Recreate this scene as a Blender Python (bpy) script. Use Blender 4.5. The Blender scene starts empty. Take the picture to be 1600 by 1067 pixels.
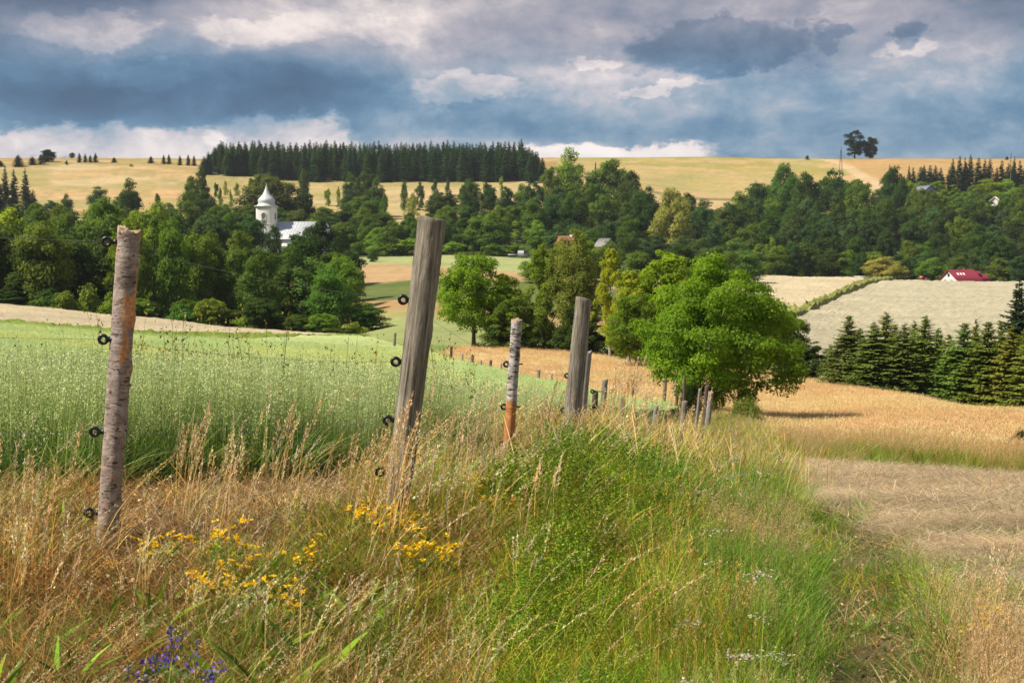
import bpy, math, random
import numpy as np
from mathutils import Vector, Matrix
rs = np.random.RandomState
SC = bpy.context.scene
COL = SC.collection
F = 2222.2; CX = 800.0; YH = 400.0            # focal length in photo pixels, eye-level row
PITCH = math.atan(133.5 / F)

# ------------------------------------------------------------------ camera
cam = bpy.data.cameras.new('camera'); camo = bpy.data.objects.new('camera', cam); COL.objects.link(camo)
cam.sensor_width = 36; cam.lens = 50; cam.clip_start = 0.05; cam.clip_end = 20000
camo.location = (0, 0, 0); camo.rotation_euler = (math.pi/2 - PITCH, 0, 0)
cam.dof.use_dof = True; cam.dof.focus_distance = 9.0; cam.dof.aperture_fstop = 13.0
SC.camera = camo
SC.view_settings.view_transform = 'Standard'; SC.view_settings.look = 'None'
SC.view_settings.gamma = 1; SC.view_settings.exposure = 0.42
SC.view_settings.use_curve_mapping = False
SC.cycles.max_bounces = 6; SC.cycles.diffuse_bounces = 3; SC.cycles.transmission_bounces = 3
SC.cycles.glossy_bounces = 2; SC.cycles.transparent_max_bounces = 4; SC.cycles.use_denoising = True
SC.cycles.sample_clamp_indirect = 5

# ------------------------------------------------------------------ sun + sky
SUN_EL = math.radians(50); SUN_AZ = math.radians(-108)   # azimuth from the view direction (+Y), left is negative
sl = bpy.data.lights.new('sun', 'SUN'); sl.energy = 5.0; sl.angle = math.radians(0.5); sl.color = (1, 0.91, 0.76)
so = bpy.data.objects.new('sun', sl); COL.objects.link(so)
sd = Vector((math.sin(SUN_AZ)*math.cos(SUN_EL), math.cos(SUN_AZ)*math.cos(SUN_EL), math.sin(SUN_EL)))
so.rotation_euler = (-sd).to_track_quat('-Z', 'Y').to_euler(); so.location = sd*50

W = bpy.data.worlds.new('World'); SC.world = W; W.use_nodes = True
nt = W.node_tree; nt.nodes.clear()
def N(tree, t, **kw):
    n = tree.nodes.new(t)
    for k, v in kw.items(): setattr(n, k, v)
    return n
def setin(n, vals):
    for k, v in vals.items(): n.inputs[k].default_value = v
def M(tree, op, a, b=None, c=None):
    n = tree.nodes.new('ShaderNodeMath'); n.operation = op
    for i, v in enumerate((a, b, c)):
        if v is None: continue
        if isinstance(v, (int, float)): n.inputs[i].default_value = v
        else: tree.links.new(v, n.inputs[i])
    return n.outputs[0]
def ramp(tree, fac, stops):
    r = tree.nodes.new('ShaderNodeValToRGB'); e = r.color_ramp.elements
    while len(e) < len(stops): e.new(0.5)
    for el, (p, c) in zip(e, stops): el.position = p; el.color = (c[0], c[1], c[2], 1)
    if fac is not None: tree.links.new(fac, r.inputs[0])
    return r.outputs[0]
def mixc(tree, fac, a, b, mode='MIX'):
    n = tree.nodes.new('ShaderNodeMix'); n.data_type = 'RGBA'; n.blend_type = mode
    for s, v in ((n.inputs[0], fac), (n.inputs[6], a), (n.inputs[7], b)):
        if isinstance(v, (int, float)): s.default_value = v
        elif isinstance(v, tuple): s.default_value = (v[0], v[1], v[2], 1)
        else: tree.links.new(v, s)
    return n.outputs[2]

def sky():
    L = nt.links.new
    tc = N(nt, 'ShaderNodeTexCoord'); sep = N(nt, 'ShaderNodeSeparateXYZ'); L(tc.outputs['Generated'], sep.inputs[0])
    az = M(nt, 'ARCTAN2', sep.outputs[0], sep.outputs[1]); el = M(nt, 'ARCSINE', sep.outputs[2])
    cmb = N(nt, 'ShaderNodeCombineXYZ'); L(az, cmb.inputs[0]); L(M(nt, 'MULTIPLY', el, 1.7), cmb.inputs[1])
    def noise(vec, scale, detail, rough, off=0.0, dist=0.0):
        mp = N(nt, 'ShaderNodeMapping'); mp.inputs[1].default_value = (off, off*0.7, off*1.3); L(vec, mp.inputs[0])
        n = N(nt, 'ShaderNodeTexNoise'); setin(n, {'Scale': scale, 'Detail': detail, 'Roughness': rough, 'Distortion': dist})
        L(mp.outputs[0], n.inputs['Vector']); return n
    wn = noise(cmb.outputs[0], 5.5, 5, 0.55, 3.1)
    sub = N(nt, 'ShaderNodeVectorMath', operation='SUBTRACT'); L(wn.outputs['Color'], sub.inputs[0]); sub.inputs[1].default_value = (.5, .5, .5)
    scl = N(nt, 'ShaderNodeVectorMath', operation='SCALE'); L(sub.outputs[0], scl.inputs[0]); scl.inputs['Scale'].default_value = 0.085
    add = N(nt, 'ShaderNodeVectorMath', operation='ADD'); L(cmb.outputs[0], add.inputs[0]); L(scl.outputs[0], add.inputs[1])
    w2 = N(nt, 'ShaderNodeSeparateXYZ'); L(add.outputs[0], w2.inputs[0])
    A, E = w2.outputs[0], w2.outputs[1]
    n1 = noise(add.outputs[0], 9, 7, 0.56, 1.7).outputs['Fac']
    n2 = noise(add.outputs[0], 30, 7, 0.62, 7.7).outputs['Fac']
    v = M(nt, 'ADD', M(nt, 'MULTIPLY', M(nt, 'SUBTRACT', n1, 0.5), 0.62), 0.50)
    v = M(nt, 'ADD', v, M(nt, 'MULTIPLY', M(nt, 'SUBTRACT', n2, 0.5), 0.52))
    # finer warp for the firm, billowing edges
    wf = noise(cmb.outputs[0], 22, 8, 0.62, 11.3)
    s2 = N(nt, 'ShaderNodeVectorMath', operation='SUBTRACT'); L(wf.outputs['Color'], s2.inputs[0]); s2.inputs[1].default_value = (.5, .5, .5)
    s3 = N(nt, 'ShaderNodeVectorMath', operation='SCALE'); L(s2.outputs[0], s3.inputs[0]); s3.inputs['Scale'].default_value = 0.085
    s4 = N(nt, 'ShaderNodeVectorMath', operation='ADD'); L(cmb.outputs[0], s4.inputs[0]); L(s3.outputs[0], s4.inputs[1])
    w3 = N(nt, 'ShaderNodeSeparateXYZ'); L(s4.outputs[0], w3.inputs[0]); A2, E2 = w3.outputs[0], w3.outputs[1]
    def blob(x, y, A_, E_):
        (bx, by, sx, sy) = x
        du = M(nt, 'MULTIPLY_ADD', A_, F/sx, -(bx-CX)/sx); dv = M(nt, 'MULTIPLY_ADD', E_, F/(sy*1.7), -(YH-by)/sy)
        return M(nt, 'ADD', M(nt, 'MULTIPLY', du, du), M(nt, 'MULTIPLY', dv, dv))
    # soft banks: centre (photo column, row), half sizes, strength
    for (bx, by, sx, sy, a) in [(180,165,300,38,-.44),(470,130,150,28,-.20),(20,110,150,50,-.18),(1350,205,330,34,-.14),(760,195,190,22,-.15),
                                (500,50,170,40,.22),(700,20,140,30,.06),(860,115,110,22,.16),(640,120,90,20,.10),(1500,120,140,30,-.04),(1440,40,180,34,.05),
                                (1250,15,120,14,.08),(1560,95,60,18,.08),(80,20,160,26,-.22),(300,12,120,16,-.12),(980,40,90,26,.0),(1380,110,70,20,.06),(0,0,190,60,-.2),(1600,0,190,60,-.22),(1000,225,200,10,.12),(520,190,60,14,.10),(1130,50,150,14,.10)]:
        g = M(nt, 'EXPONENT', M(nt, 'MULTIPLY', blob((bx, by, sx, sy), 0, A, E), -0.8)); v = M(nt, 'MULTIPLY_ADD', g, a, v)
    # firm edged clouds
    for (bx, by, sx, sy, a) in [(455,215,125,42,.30),(180,238,260,30,.26),(960,245,170,26,.36),(1125,86,140,40,-.26),(1392,74,34,30,-.20),(1275,62,22,16,-.16),
                                (735,135,90,24,.14),(185,72,90,30,.16),(400,62,90,30,.12),(920,108,50,12,.12),(1020,139,70,10,.14),(1390,100,50,14,.12),(610,55,70,26,.08),(240,130,60,16,.08)]:
        r = N(nt, 'ShaderNodeMapRange', interpolation_type='SMOOTHSTEP'); L(blob((bx, by, sx, sy), 0, A2, E2), r.inputs[0])
        for i_, q_ in enumerate((1.32, .58, 0, 1)): r.inputs[i_+1].default_value = q_
        v = M(nt, 'MULTIPLY_ADD', r.outputs[0], a, v)
    blue = ramp(nt, v, [(0.0, (.55, 1.1, 2.0)), (.15, (.7, 1.5, 2.6)), (.32, (1.1, 2.2, 3.5)), (.44, (2.0, 3.1, 4.3)),
                     (.54, (3.2, 3.9, 4.8)), (.64, (5.4, 5.2, 5.7)), (.76, (7.8, 7.1, 7.0)), (.95, (9.4, 8.6, 8.2))])
    grey = ramp(nt, v, [(0.0, (.75, 1.0, 1.7)), (.18, (1.1, 1.5, 2.3)), (.34, (1.8, 2.2, 3.0)), (.46, (2.8, 2.9, 3.6)),
                     (.58, (4.0, 3.8, 4.3)), (.68, (5.9, 5.3, 5.4)), (.8, (8.2, 7.2, 6.8)), (.97, (9.6, 8.6, 8.1))])
    low = N(nt, 'ShaderNodeMapRange', interpolation_type='SMOOTHSTEP'); L(E, low.inputs[0])
    for i_, q_ in enumerate(((YH-150)/F*1.7, (YH-45)/F*1.7, 0, 1)): low.inputs[i_+1].default_value = q_
    c = mixc(nt, low.outputs[0], blue, grey)
    st = N(nt, 'ShaderNodeTexSky', sky_type='NISHITA', sun_disc=False)
    st.sun_elevation = SUN_EL; st.sun_rotation = SUN_AZ; st.altitude = 500; st.dust_density = 1.5
    # clouds thin out into clear sky only well above the picture
    hi = M(nt, 'MULTIPLY', M(nt, 'SUBTRACT', el, 0.30), 2.0); hi = M(nt, 'MINIMUM', M(nt, 'MAXIMUM', hi, 0.0), 0.55)
    col = mixc(nt, M(nt, 'ADD', hi, 0.06), c, st.outputs[0])
    bg = N(nt, 'ShaderNodeBackground'); bg.inputs[1].default_value = 0.084; L(col, bg.inputs[0])
    o = N(nt, 'ShaderNodeOutputWorld'); L(bg.outputs[0], o.inputs[0])
sky()

# ------------------------------------------------------------------ maths helpers
def pchip(x, y, xi):
    x = np.asarray(x, float); y = np.asarray(y, float); h = np.diff(x); dl = np.diff(y)/h
    d = np.zeros_like(y)
    for i in range(1, len(x)-1):
        if dl[i-1]*dl[i] > 0:
            w1, w2 = 2*h[i]+h[i-1], h[i]+2*h[i-1]; d[i] = (w1+w2)/(w1/dl[i-1]+w2/dl[i])
    d[0], d[-1] = dl[0], dl[-1]
    xi = np.clip(xi, x[0], x[-1]); k = np.clip(np.searchsorted(x, xi)-1, 0, len(x)-2)
    t = (xi-x[k])/h[k]; t2, t3 = t*t, t*t*t
    return (2*t3-3*t2+1)*y[k]+(t3-2*t2+t)*h[k]*d[k]+(-2*t3+3*t2)*y[k+1]+(t3-t2)*h[k]*d[k+1]

_perm = rs(5).permutation(256); _val = rs(6).rand(256)
def vnoise(x, y):
    xi, yi = np.floor(x).astype(int), np.floor(y).astype(int); fx, fy = x-xi, y-yi
    fx = fx*fx*(3-2*fx); fy = fy*fy*(3-2*fy)
    h = lambda a, b: _val[_perm[(_perm[a & 255]+b) & 255]]
    return (h(xi, yi)*(1-fx)+h(xi+1, yi)*fx)*(1-fy)+(h(xi, yi+1)*(1-fx)+h(xi+1, yi+1)*fx)*fy
def fbm(x, y, o=4):
    s, a, t = 0, 1, 0
    for i in range(o): s = s+a*vnoise(x*2**i+17*i, y*2**i+31*i); t += a; a *= .5
    return s/t
def smooth(a, b, x):
    t = np.clip((x-a)/(b-a), 0, 1); return t*t*(3-2*t)

# ------------------------------------------------------------------ the lie of the land
near = [(.5,-1.5),(3,-1.5)]
far_r = [(500,-6),(600,6),(750,34),(850,51),(930,63),(1100,63),(1500,58),(3500,45)]
far_l = [(400,0),(500,8),(600,20),(700,37),(800,53),(860,58.5),(930,60),(1100,60),(1500,56),(3500,45)]
far_c = [(500,8),(600,19),(700,33),(750,40.5),(850,55),(930,60),(1100,60),(1500,56),(3500,45)]
PROF = {
 -300: near+[(5,-1.48),(6.3,-1.36),(9,-1.5),(12,-1.7),(18,-2.1),(27,-2.6),(40,-3.2),(60,-3.8),(80,-4.1),(112,-4.4),(175,-4.6),(205,-6),(240,-8),(290,-7),(340,-3)]+far_l,
 0: near+[(5,-1.48),(6.3,-1.36),(9,-1.5),(12,-1.75),(18,-2.2),(27,-2.8),(40,-3.5),(60,-4.3),(80,-4.9),(112,-5.7),(170,-6.2),(200,-7.8),(240,-9),(290,-7),(340,-3)]+far_l,
 250: near+[(5,-1.48),(6.3,-1.34),(9,-1.5),(12,-1.78),(18,-2.3),(27,-3.0),(40,-3.9),(60,-5.0),(80,-5.75),(115,-6.85),(160,-7.6),(190,-9.5),(230,-10),(290,-7),(340,-3)]+far_l,
 540: near+[(5,-1.47),(6.5,-1.32),(9,-1.5),(12,-1.8),(18,-2.4),(27,-3.25),(40,-4.3),(60,-5.6),(80,-6.6),(110,-7.6),(140,-8.3),(165,-9.8),(190,-10.4),(230,-9.7),(290,-7),(340,-3.5),(400,0)]+far_c,
 640: near+[(5,-1.47),(6.5,-1.32),(9,-1.5),(12,-1.8),(18,-2.4),(27,-3.35),(40,-4.5),(60,-5.85),(80,-7.0),(110,-7.9),(130,-8.3),(155,-9.0),(190,-9.2),(230,-8.3),(280,-6.6),(330,-3.6),(395,0)]+far_c,
 700: near+[(5,-1.47),(6.5,-1.32),(9,-1.5),(12,-1.8),(18,-2.4),(27,-3.4),(40,-4.6),(60,-6.1),(80,-7.2),(100,-7.7),(125,-8.0),(145,-9),(160,-9.4),(200,-9.2),(260,-7),(330,-3.5),(395,0)]+far_c,
 850: near+[(5,-1.47),(6.5,-1.34),(9,-1.52),(12,-1.8),(18,-2.45),(27,-3.45),(40,-4.8),(60,-6.4),(80,-7.5),(100,-7.9),(120,-8.15),(140,-9.2),(160,-10.5),(200,-10),(260,-8),(330,-4),(395,-.5),(430,1.5),(500,6),(600,16),(700,32),(750,40),(850,56),(930,63),(1100,63),(1500,58),(3500,45)],
 1000: near+[(5,-1.48),(6.5,-1.42),(9,-1.6),(12,-1.9),(18,-2.5),(27,-3.5),(40,-4.95),(60,-6.9),(80,-8.0),(100,-8.5),(116,-8.8),(140,-10),(170,-11.5),(200,-11),(260,-9.5),(340,-6),(430,-2),(500,2),(600,13),(700,29),(750,37),(850,54),(930,63.5),(1100,63.5),(1500,58),(3500,45)],
 1110: near+[(5,-1.5),(8,-1.7),(12,-2.1),(18,-2.75),(27,-3.7),(40,-5.1),(60,-6.95),(80,-8.3),(100,-8.9),(115,-9.2),(140,-11),(170,-12),(200,-11.8),(260,-10.5),(350,-7.5),(430,-5.8),(500,-2),(600,10),(750,34),(850,53),(930,64),(1100,64),(1500,58),(3500,45)],
 1250: near+[(5,-1.5),(8,-1.85),(12,-2.3),(18,-3.0),(25,-3.8),(32,-4.55),(45,-6.0),(60,-7.2),(80,-8.5),(100,-9.2),(112,-9.6),(130,-11),(150,-12.5),(200,-12.6),(260,-11.5),(350,-8.6),(430,-6.8),(470,-7)]+far_r,
 1330: near+[(5,-1.5),(8,-1.85),(12,-2.3),(18,-3.03),(24.5,-3.78),(30,-4.4),(41,-5.6),(57,-6.95),(78,-8.25),(97,-9.2),(112,-10.4),(130,-12.2),(155,-13.6),(200,-13.3),(260,-11.9),(350,-8.7),(415,-7.1),(460,-8.5)]+far_r,
 1420: near+[(5,-1.5),(8,-1.85),(12,-2.3),(18,-3.05),(24,-3.75),(29,-4.3),(38,-5.2),(55,-6.75),(70,-7.75),(82,-8.5),(100,-10.4),(130,-13),(160,-14.2),(200,-13.8),(260,-12.2),(350,-8.8),(400,-7.6),(450,-9.5)]+far_r,
 1600: near+[(5,-1.5),(8,-1.85),(12,-2.3),(18,-3.1),(24,-3.85),(28,-4.35),(36,-5.25),(48,-6.2),(61,-7.1),(75,-9),(100,-12),(130,-14),(160,-14.5),(200,-14),(260,-12),(350,-8.6),(400,-7.9),(450,-9.5)]+far_r,
 1900: near+[(5,-1.5),(8,-1.85),(12,-2.3),(18,-3.1),(24,-3.85),(28,-4.4),(36,-5.35),(46,-6.4),(55,-7.3),(75,-9.4),(100,-12.5),(130,-14),(160,-14.5),(200,-14),(260,-12),(350,-8.6),(400,-7.9),(450,-9.5)]+far_r}
_px = np.array(sorted(PROF)); _NL, _NC = 500, 221
_lg = np.linspace(math.log(.5), math.log(3500), _NL); _cg = np.linspace(-300, 1900, _NC)
_cols = np.array([pchip(np.log([p[0] for p in PROF[k]]), [p[1] for p in PROF[k]], _lg) for k in _px])
ZT = np.array([pchip(_px, _cols[:, j], _cg) for j in range(_NL)]).T
def zpl(px, d):
    px = np.asarray(px, float); d = np.asarray(d, float)
    u = np.clip((px+300)/2200*(_NC-1), 0, _NC-1.001); v = np.clip((np.log(np.maximum(d, .5))-_lg[0])/(_lg[-1]-_lg[0])*(_NL-1), 0, _NL-1.001)
    i, j = u.astype(int), v.astype(int); fu, fv = u-i, v-j
    z = (ZT[i, j]*(1-fu)+ZT[i+1, j]*fu)*(1-fv)+(ZT[i, j+1]*(1-fu)+ZT[i+1, j+1]*fu)*fv
    x = (px-CX)/F*d
    return z+(fbm(x*.9+50, d*.9+50, 3)-.5)*.12*np.minimum(1, d/6)
TMIN, TMAX = math.atan((-300-CX)/F), math.atan((1900-CX)/F)
def ground(X, Y):
    X = np.asarray(X, float); Y = np.asarray(Y, float)
    r = np.hypot(X, Y); th = np.arctan2(X, Y); tc = np.clip(th, TMIN, TMAX)
    px = CX+F*np.tan(tc); z = zpl(px, r*np.cos(tc))
    b = smooth(1.2, 3.14, np.abs(th))
    m = .5*(zpl(np.full_like(r, -300.), r*math.cos(TMIN))+zpl(np.full_like(r, 1900.), r*math.cos(TMAX)))
    return z*(1-b)+m*b
def P(px, d, h=0.0):
    return Vector(((px-CX)/F*d, d, float(zpl(px, d))+h))
def zat(py, d): return -(py-YH)/F*d            # height seen at row py at distance d

# ------------------------------------------------------------------ object helpers
def tag(o, label=None, cat=None, group=None, kind=None):
    if label: o['label'] = label
    if cat: o['category'] = cat
    if group: o['group'] = group
    if kind: o['kind'] = kind
    return o
def link(name, me, parent=None):
    o = bpy.data.objects.new(name, me); COL.objects.link(o)
    if parent is not None: o.parent = parent
    return o
def empty(name, loc=(0, 0, 0)):
    o = link(name, None); o.location = loc; o.empty_display_size = .2; return o
def mesh(name, V, Fc, mats=(), mi=None, smoothf=False, attrs=None):
    """V (n,3); Fc: array (m,3|4) or list of such arrays"""
    if isinstance(Fc, np.ndarray): Fc = [Fc]
    Fc = [f for f in Fc if len(f)]
    me = bpy.data.meshes.new(name); V = np.asarray(V, np.float32)
    me.vertices.add(len(V)); me.vertices.foreach_set('co', V.ravel())
    lv = np.concatenate([f.ravel() for f in Fc]); n = np.concatenate([np.full(len(f), f.shape[1]) for f in Fc])
    me.loops.add(len(lv)); me.loops.foreach_set('vertex_index', lv.astype(np.int32))
    me.polygons.add(len(n)); me.polygons.foreach_set('loop_start', (np.cumsum(n)-n).astype(np.int32))
    if mi is not None: me.polygons.foreach_set('material_index', np.asarray(mi, np.int32))
    me.update(calc_edges=True)
    if smoothf: me.shade_smooth()
    for m in mats: me.materials.append(m)
    for k, a in (attrs or {}).items():
        a = np.asarray(a, np.float32)
        if a.ndim == 2:
            at = me.attributes.new(k, 'FLOAT_COLOR', 'POINT'); at.data.foreach_set('color', np.c_[a, np.ones(len(a))].astype(np.float32).ravel())
        else:
            at = me.attributes.new(k, 'FLOAT', 'POINT'); at.data.foreach_set('value', a)
    return me
class MB:
    """collects simple solids as one mesh"""
    def __init__(s): s.V = []; s.F3 = []; s.F4 = []; s.n = 0
    def add(s, V, f4=(), f3=()):
        V = np.asarray(V, float)
        s.V.append(V)
        if len(f4): s.F4.append(np.asarray(f4, int)+s.n)
        if len(f3): s.F3.append(np.asarray(f3, int)+s.n)
        s.n += len(V); return s
    def box(s, x0, x1, y0, y1, z0, z1):
        V = [(x, y, z) for z in (z0, z1) for y in (y0, y1) for x in (x0, x1)]
        return s.add(V, [(0, 2, 3, 1), (4, 5, 7, 6), (0, 1, 5, 4), (2, 6, 7, 3), (0, 4, 6, 2), (1, 3, 7, 5)])
    def prism(s, poly, y0, y1):                     # poly in x,z
        n = len(poly); V = [(x, y0, z) for x, z in poly]+[(x, y1, z) for x, z in poly]
        s.add(V, [(i, (i+1) % n, n+(i+1) % n, n+i) for i in range(n)])
        k = s.n-2*n; c = np.array(V).reshape(2, n, 3).mean(1)
        s.add(np.r_[np.array(V), c], [], [(i, (i+1) % n, 2*n) for i in range(n)]+[(n+(i+1) % n, n+i, 2*n+1) for i in range(n)])
        return s
    def tube(s, pts, rad, seg=6, cap=True):
        pts = np.asarray(pts, float); rad = np.broadcast_to(np.asarray(rad, float), len(pts))
        t = np.gradient(pts, axis=0); t /= np.linalg.norm(t, axis=1)[:, None]+1e-9
        up = np.array([0, 0, 1.]) if abs(t[:, 2]).mean() < .9 else np.array([1., 0, 0])
        a = np.cross(t, up); a /= np.linalg.norm(a, axis=1)[:, None]+1e-9; b = np.cross(t, a)
        an = np.linspace(0, 2*np.pi, seg, endpoint=False)
        V = pts[:, None]+rad[:, None, None]*(np.cos(an)[None, :, None]*a[:, None]+np.sin(an)[None, :, None]*b[:, None])
        m = len(pts); i = np.arange(m-1)[:, None]*seg; j = np.arange(seg)[None]; j2 = (j+1) % seg
        f = np.stack([i+j, i+j2, i+seg+j2, i+seg+j], -1).reshape(-1, 4)
        V = np.r_[V.reshape(-1, 3), pts[:1], pts[-1:]]
        k = m*seg; f3 = [(int(x), int((x+1) % seg), k) for x in range(seg)]+[(int((m-1)*seg+(x+1) % seg), int((m-1)*seg+x), k+1) for x in range(seg)] if cap else []
        return s.add(V, f, f3)
    def torus(s, c, R, r, n1=16, n2=8, ax='y'):
        u, v = np.meshgrid(np.linspace(0, 2*np.pi, n1, endpoint=False), np.linspace(0, 2*np.pi, n2, endpoint=False), indexing='ij')
        x = (R+r*np.cos(v))*np.cos(u); z = (R+r*np.cos(v))*np.sin(u); y = r*np.sin(v)
        V = np.stack([x, y, z], -1).reshape(-1, 3)+np.asarray(c)
        i, j = np.meshgrid(np.arange(n1), np.arange(n2), indexing='ij'); i2, j2 = (i+1) % n1, (j+1) % n2
        return s.add(V, np.stack([i*n2+j, i2*n2+j, i2*n2+j2, i*n2+j2], -1).reshape(-1, 4))
    def lathe(s, prof, seg=16, c=(0, 0), phase=0):
        prof = np.asarray(prof, float); an = np.linspace(0, 2*np.pi, seg, endpoint=False)+phase
        V = np.stack([c[0]+prof[:, 0, None]*np.cos(an), c[1]+prof[:, 0, None]*np.sin(an), np.repeat(prof[:, 1, None], seg, 1)], -1).reshape(-1, 3)
        i = np.arange(len(prof)-1)[:, None]*seg; j = np.arange(seg)[None]; j2 = (j+1) % seg
        return s.add(V, np.stack([i+j, i+j2, i+seg+j2, i+seg+j], -1).reshape(-1, 4))
    def mesh(s, name, mat, smoothf=False):
        Fs = [np.concatenate(x) for x in (s.F4, s.F3) if x]
        return mesh(name, np.concatenate(s.V), Fs, [mat] if mat else [], smoothf=smoothf)
    def obj(s, name, mat, parent=None, smoothf=False): return link(name, s.mesh(name, mat, smoothf), parent)

# ------------------------------------------------------------------ materials
def mat(name):
    m = bpy.data.materials.new(name); m.use_nodes = True; t = m.node_tree
    p = t.nodes['Principled BSDF']; return m, t, p
def tnoise(t, scale, detail=4, rough=.55, coord='Object', stretch=None, dist=0):
    tc = N(t, 'ShaderNodeTexCoord'); n = N(t, 'ShaderNodeTexNoise')
    setin(n, {'Scale': scale, 'Detail': detail, 'Roughness': rough, 'Distortion': dist})
    src = tc.outputs[coord]
    if stretch:
        mp = N(t, 'ShaderNodeMapping'); mp.inputs['Scale'].default_value = stretch; t.links.new(src, mp.inputs[0]); src = mp.outputs[0]
    t.links.new(src, n.inputs['Vector']); return n.outputs['Fac']
def bump(t, p, h, strength=.5, dist=.02):
    b = N(t, 'ShaderNodeBump'); b.inputs['Strength'].default_value = strength; b.inputs['Distance'].default_value = dist
    t.links.new(h, b.inputs['Height']); t.links.new(b.outputs[0], p.inputs['Normal'])
def plain(name, c, rough=.7, var=.15, scale=6, metal=0):
    m, t, p = mat(name); n = tnoise(t, scale)
    lo = tuple(x*(1-var) for x in c); hi = tuple(min(1, x*(1+var)) for x in c)
    t.links.new(ramp(t, n, [(.3, lo), (.7, hi)]), p.inputs['Base Color']); p.inputs['Roughness'].default_value = rough; p.inputs['Metallic'].default_value = metal
    return m
def attr(t, name, typ='GEOMETRY'):
    a = N(t, 'ShaderNodeAttribute', attribute_name=name); a.attribute_type = typ; return a

def leaf_material(name, trans=.42, spec=.12):
    m, t, p = mat(name)
    oi = N(t, 'ShaderNodeObjectInfo'); r = attr(t, 'rnd').outputs['Fac']
    var = ramp(t, r, [(0, (.62, .66, .55)), (.5, (1, 1, 1)), (.86, (1.35, 1.28, 1.1)), (1, (1.9, 1.55, .9))])
    c = mixc(t, 1.0, oi.outputs['Color'], var, 'MULTIPLY')
    t.links.new(c, p.inputs['Base Color']); p.inputs['Roughness'].default_value = .65; p.inputs['Specular IOR Level'].default_value = spec
    tr = N(t, 'ShaderNodeBsdfTranslucent'); c2 = mixc(t, 1.0, c, (1.3, 1.45, .5), 'MULTIPLY'); t.links.new(c2, tr.inputs[0])
    ms = N(t, 'ShaderNodeMixShader'); ms.inputs[0].default_value = trans
    t.links.new(p.outputs[0], ms.inputs[1]); t.links.new(tr.outputs[0], ms.inputs[2])
    t.links.new(ms.outputs[0], t.nodes['Material Output'].inputs[0]); return m
LEAF = leaf_material('leaves'); NEEDLE = leaf_material('needles', .2, .08)

def grass_material():
    m, t, p = mat('grass_blades')
    c = attr(t, 'Col').outputs['Color']; ti = attr(t, 'tint', 'INSTANCER').outputs['Color']
    c = mixc(t, 1.0, c, ti, 'MULTIPLY')
    t.links.new(c, p.inputs['Base Color']); p.inputs['Roughness'].default_value = .7; p.inputs['Specular IOR Level'].default_value = .08
    tr = N(t, 'ShaderNodeBsdfTranslucent'); t.links.new(c, tr.inputs[0])
    ms = N(t, 'ShaderNodeMixShader'); ms.inputs[0].default_value = .22
    t.links.new(p.outputs[0], ms.inputs[1]); t.links.new(tr.outputs[0], ms.inputs[2])
    t.links.new(ms.outputs[0], t.nodes['Material Output'].inputs[0]); return m
GRASS = grass_material()
def plant_material():                                # for single plants: colour attribute only
    m, t, p = mat('plant_tissue'); c = attr(t, 'Col').outputs['Color']
    t.links.new(c, p.inputs['Base Color']); p.inputs['Roughness'].default_value = .5
    tr = N(t, 'ShaderNodeBsdfTranslucent'); t.links.new(c, tr.inputs[0])
    ms = N(t, 'ShaderNodeMixShader'); ms.inputs[0].default_value = .3
    t.links.new(p.outputs[0], ms.inputs[1]); t.links.new(tr.outputs[0], ms.inputs[2])
    t.links.new(ms.outputs[0], t.nodes['Material Output'].inputs[0]); return m
PLANT = plant_material()
def bark_material(name, a, b, sc=3):
    m, t, p = mat(name); n = tnoise(t, sc, 6, .65, stretch=(3, 3, .6))
    t.links.new(ramp(t, n, [(.3, a), (.7, b)]), p.inputs['Base Color']); p.inputs['Roughness'].default_value = .9
    bump(t, p, n, .8, .05); return m
BARK = bark_material('tree_bark', (.05, .04, .028), (.14, .115, .085))
BIRCHB = bark_material('birch_tree_bark', (.12, .11, .1), (.45, .43, .4), 2)
FOREST_BARK = BARK

# ground: albedo zones from the mesh, grain from noise
def ground_material(name='soil_and_turf'):
    m, t, p = mat(name); z = attr(t, 'Zone').outputs['Color']
    n1 = tnoise(t, .35, 8, .65); n2 = tnoise(t, 6, 6, .7); n3 = tnoise(t, .03, 5, .6, stretch=(1, 2.2, 1))
    f = ramp(t, n1, [(.25, (.72, .72, .7)), (.5, (1, 1, 1)), (.75, (1.18, 1.14, 1.05))])
    g = ramp(t, n2, [(.3, (.7, .7, .68)), (.7, (1.2, 1.2, 1.18))])
    h = ramp(t, n3, [(.32, (.8, .9, .78)), (.5, (1, 1, 1)), (.68, (1.12, 1.04, 1.0))])
    c = mixc(t, 1.0, mixc(t, 1.0, mixc(t, 1.0, z, f, 'MULTIPLY'), g, 'MULTIPLY'), h, 'MULTIPLY')
    t.links.new(c, p.inputs['Base Color']); p.inputs['Roughness'].default_value = .95; p.inputs['Specular IOR Level'].default_value = .1
    bump(t, p, n2, .6, .08); return m
GROUND = ground_material()
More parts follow.
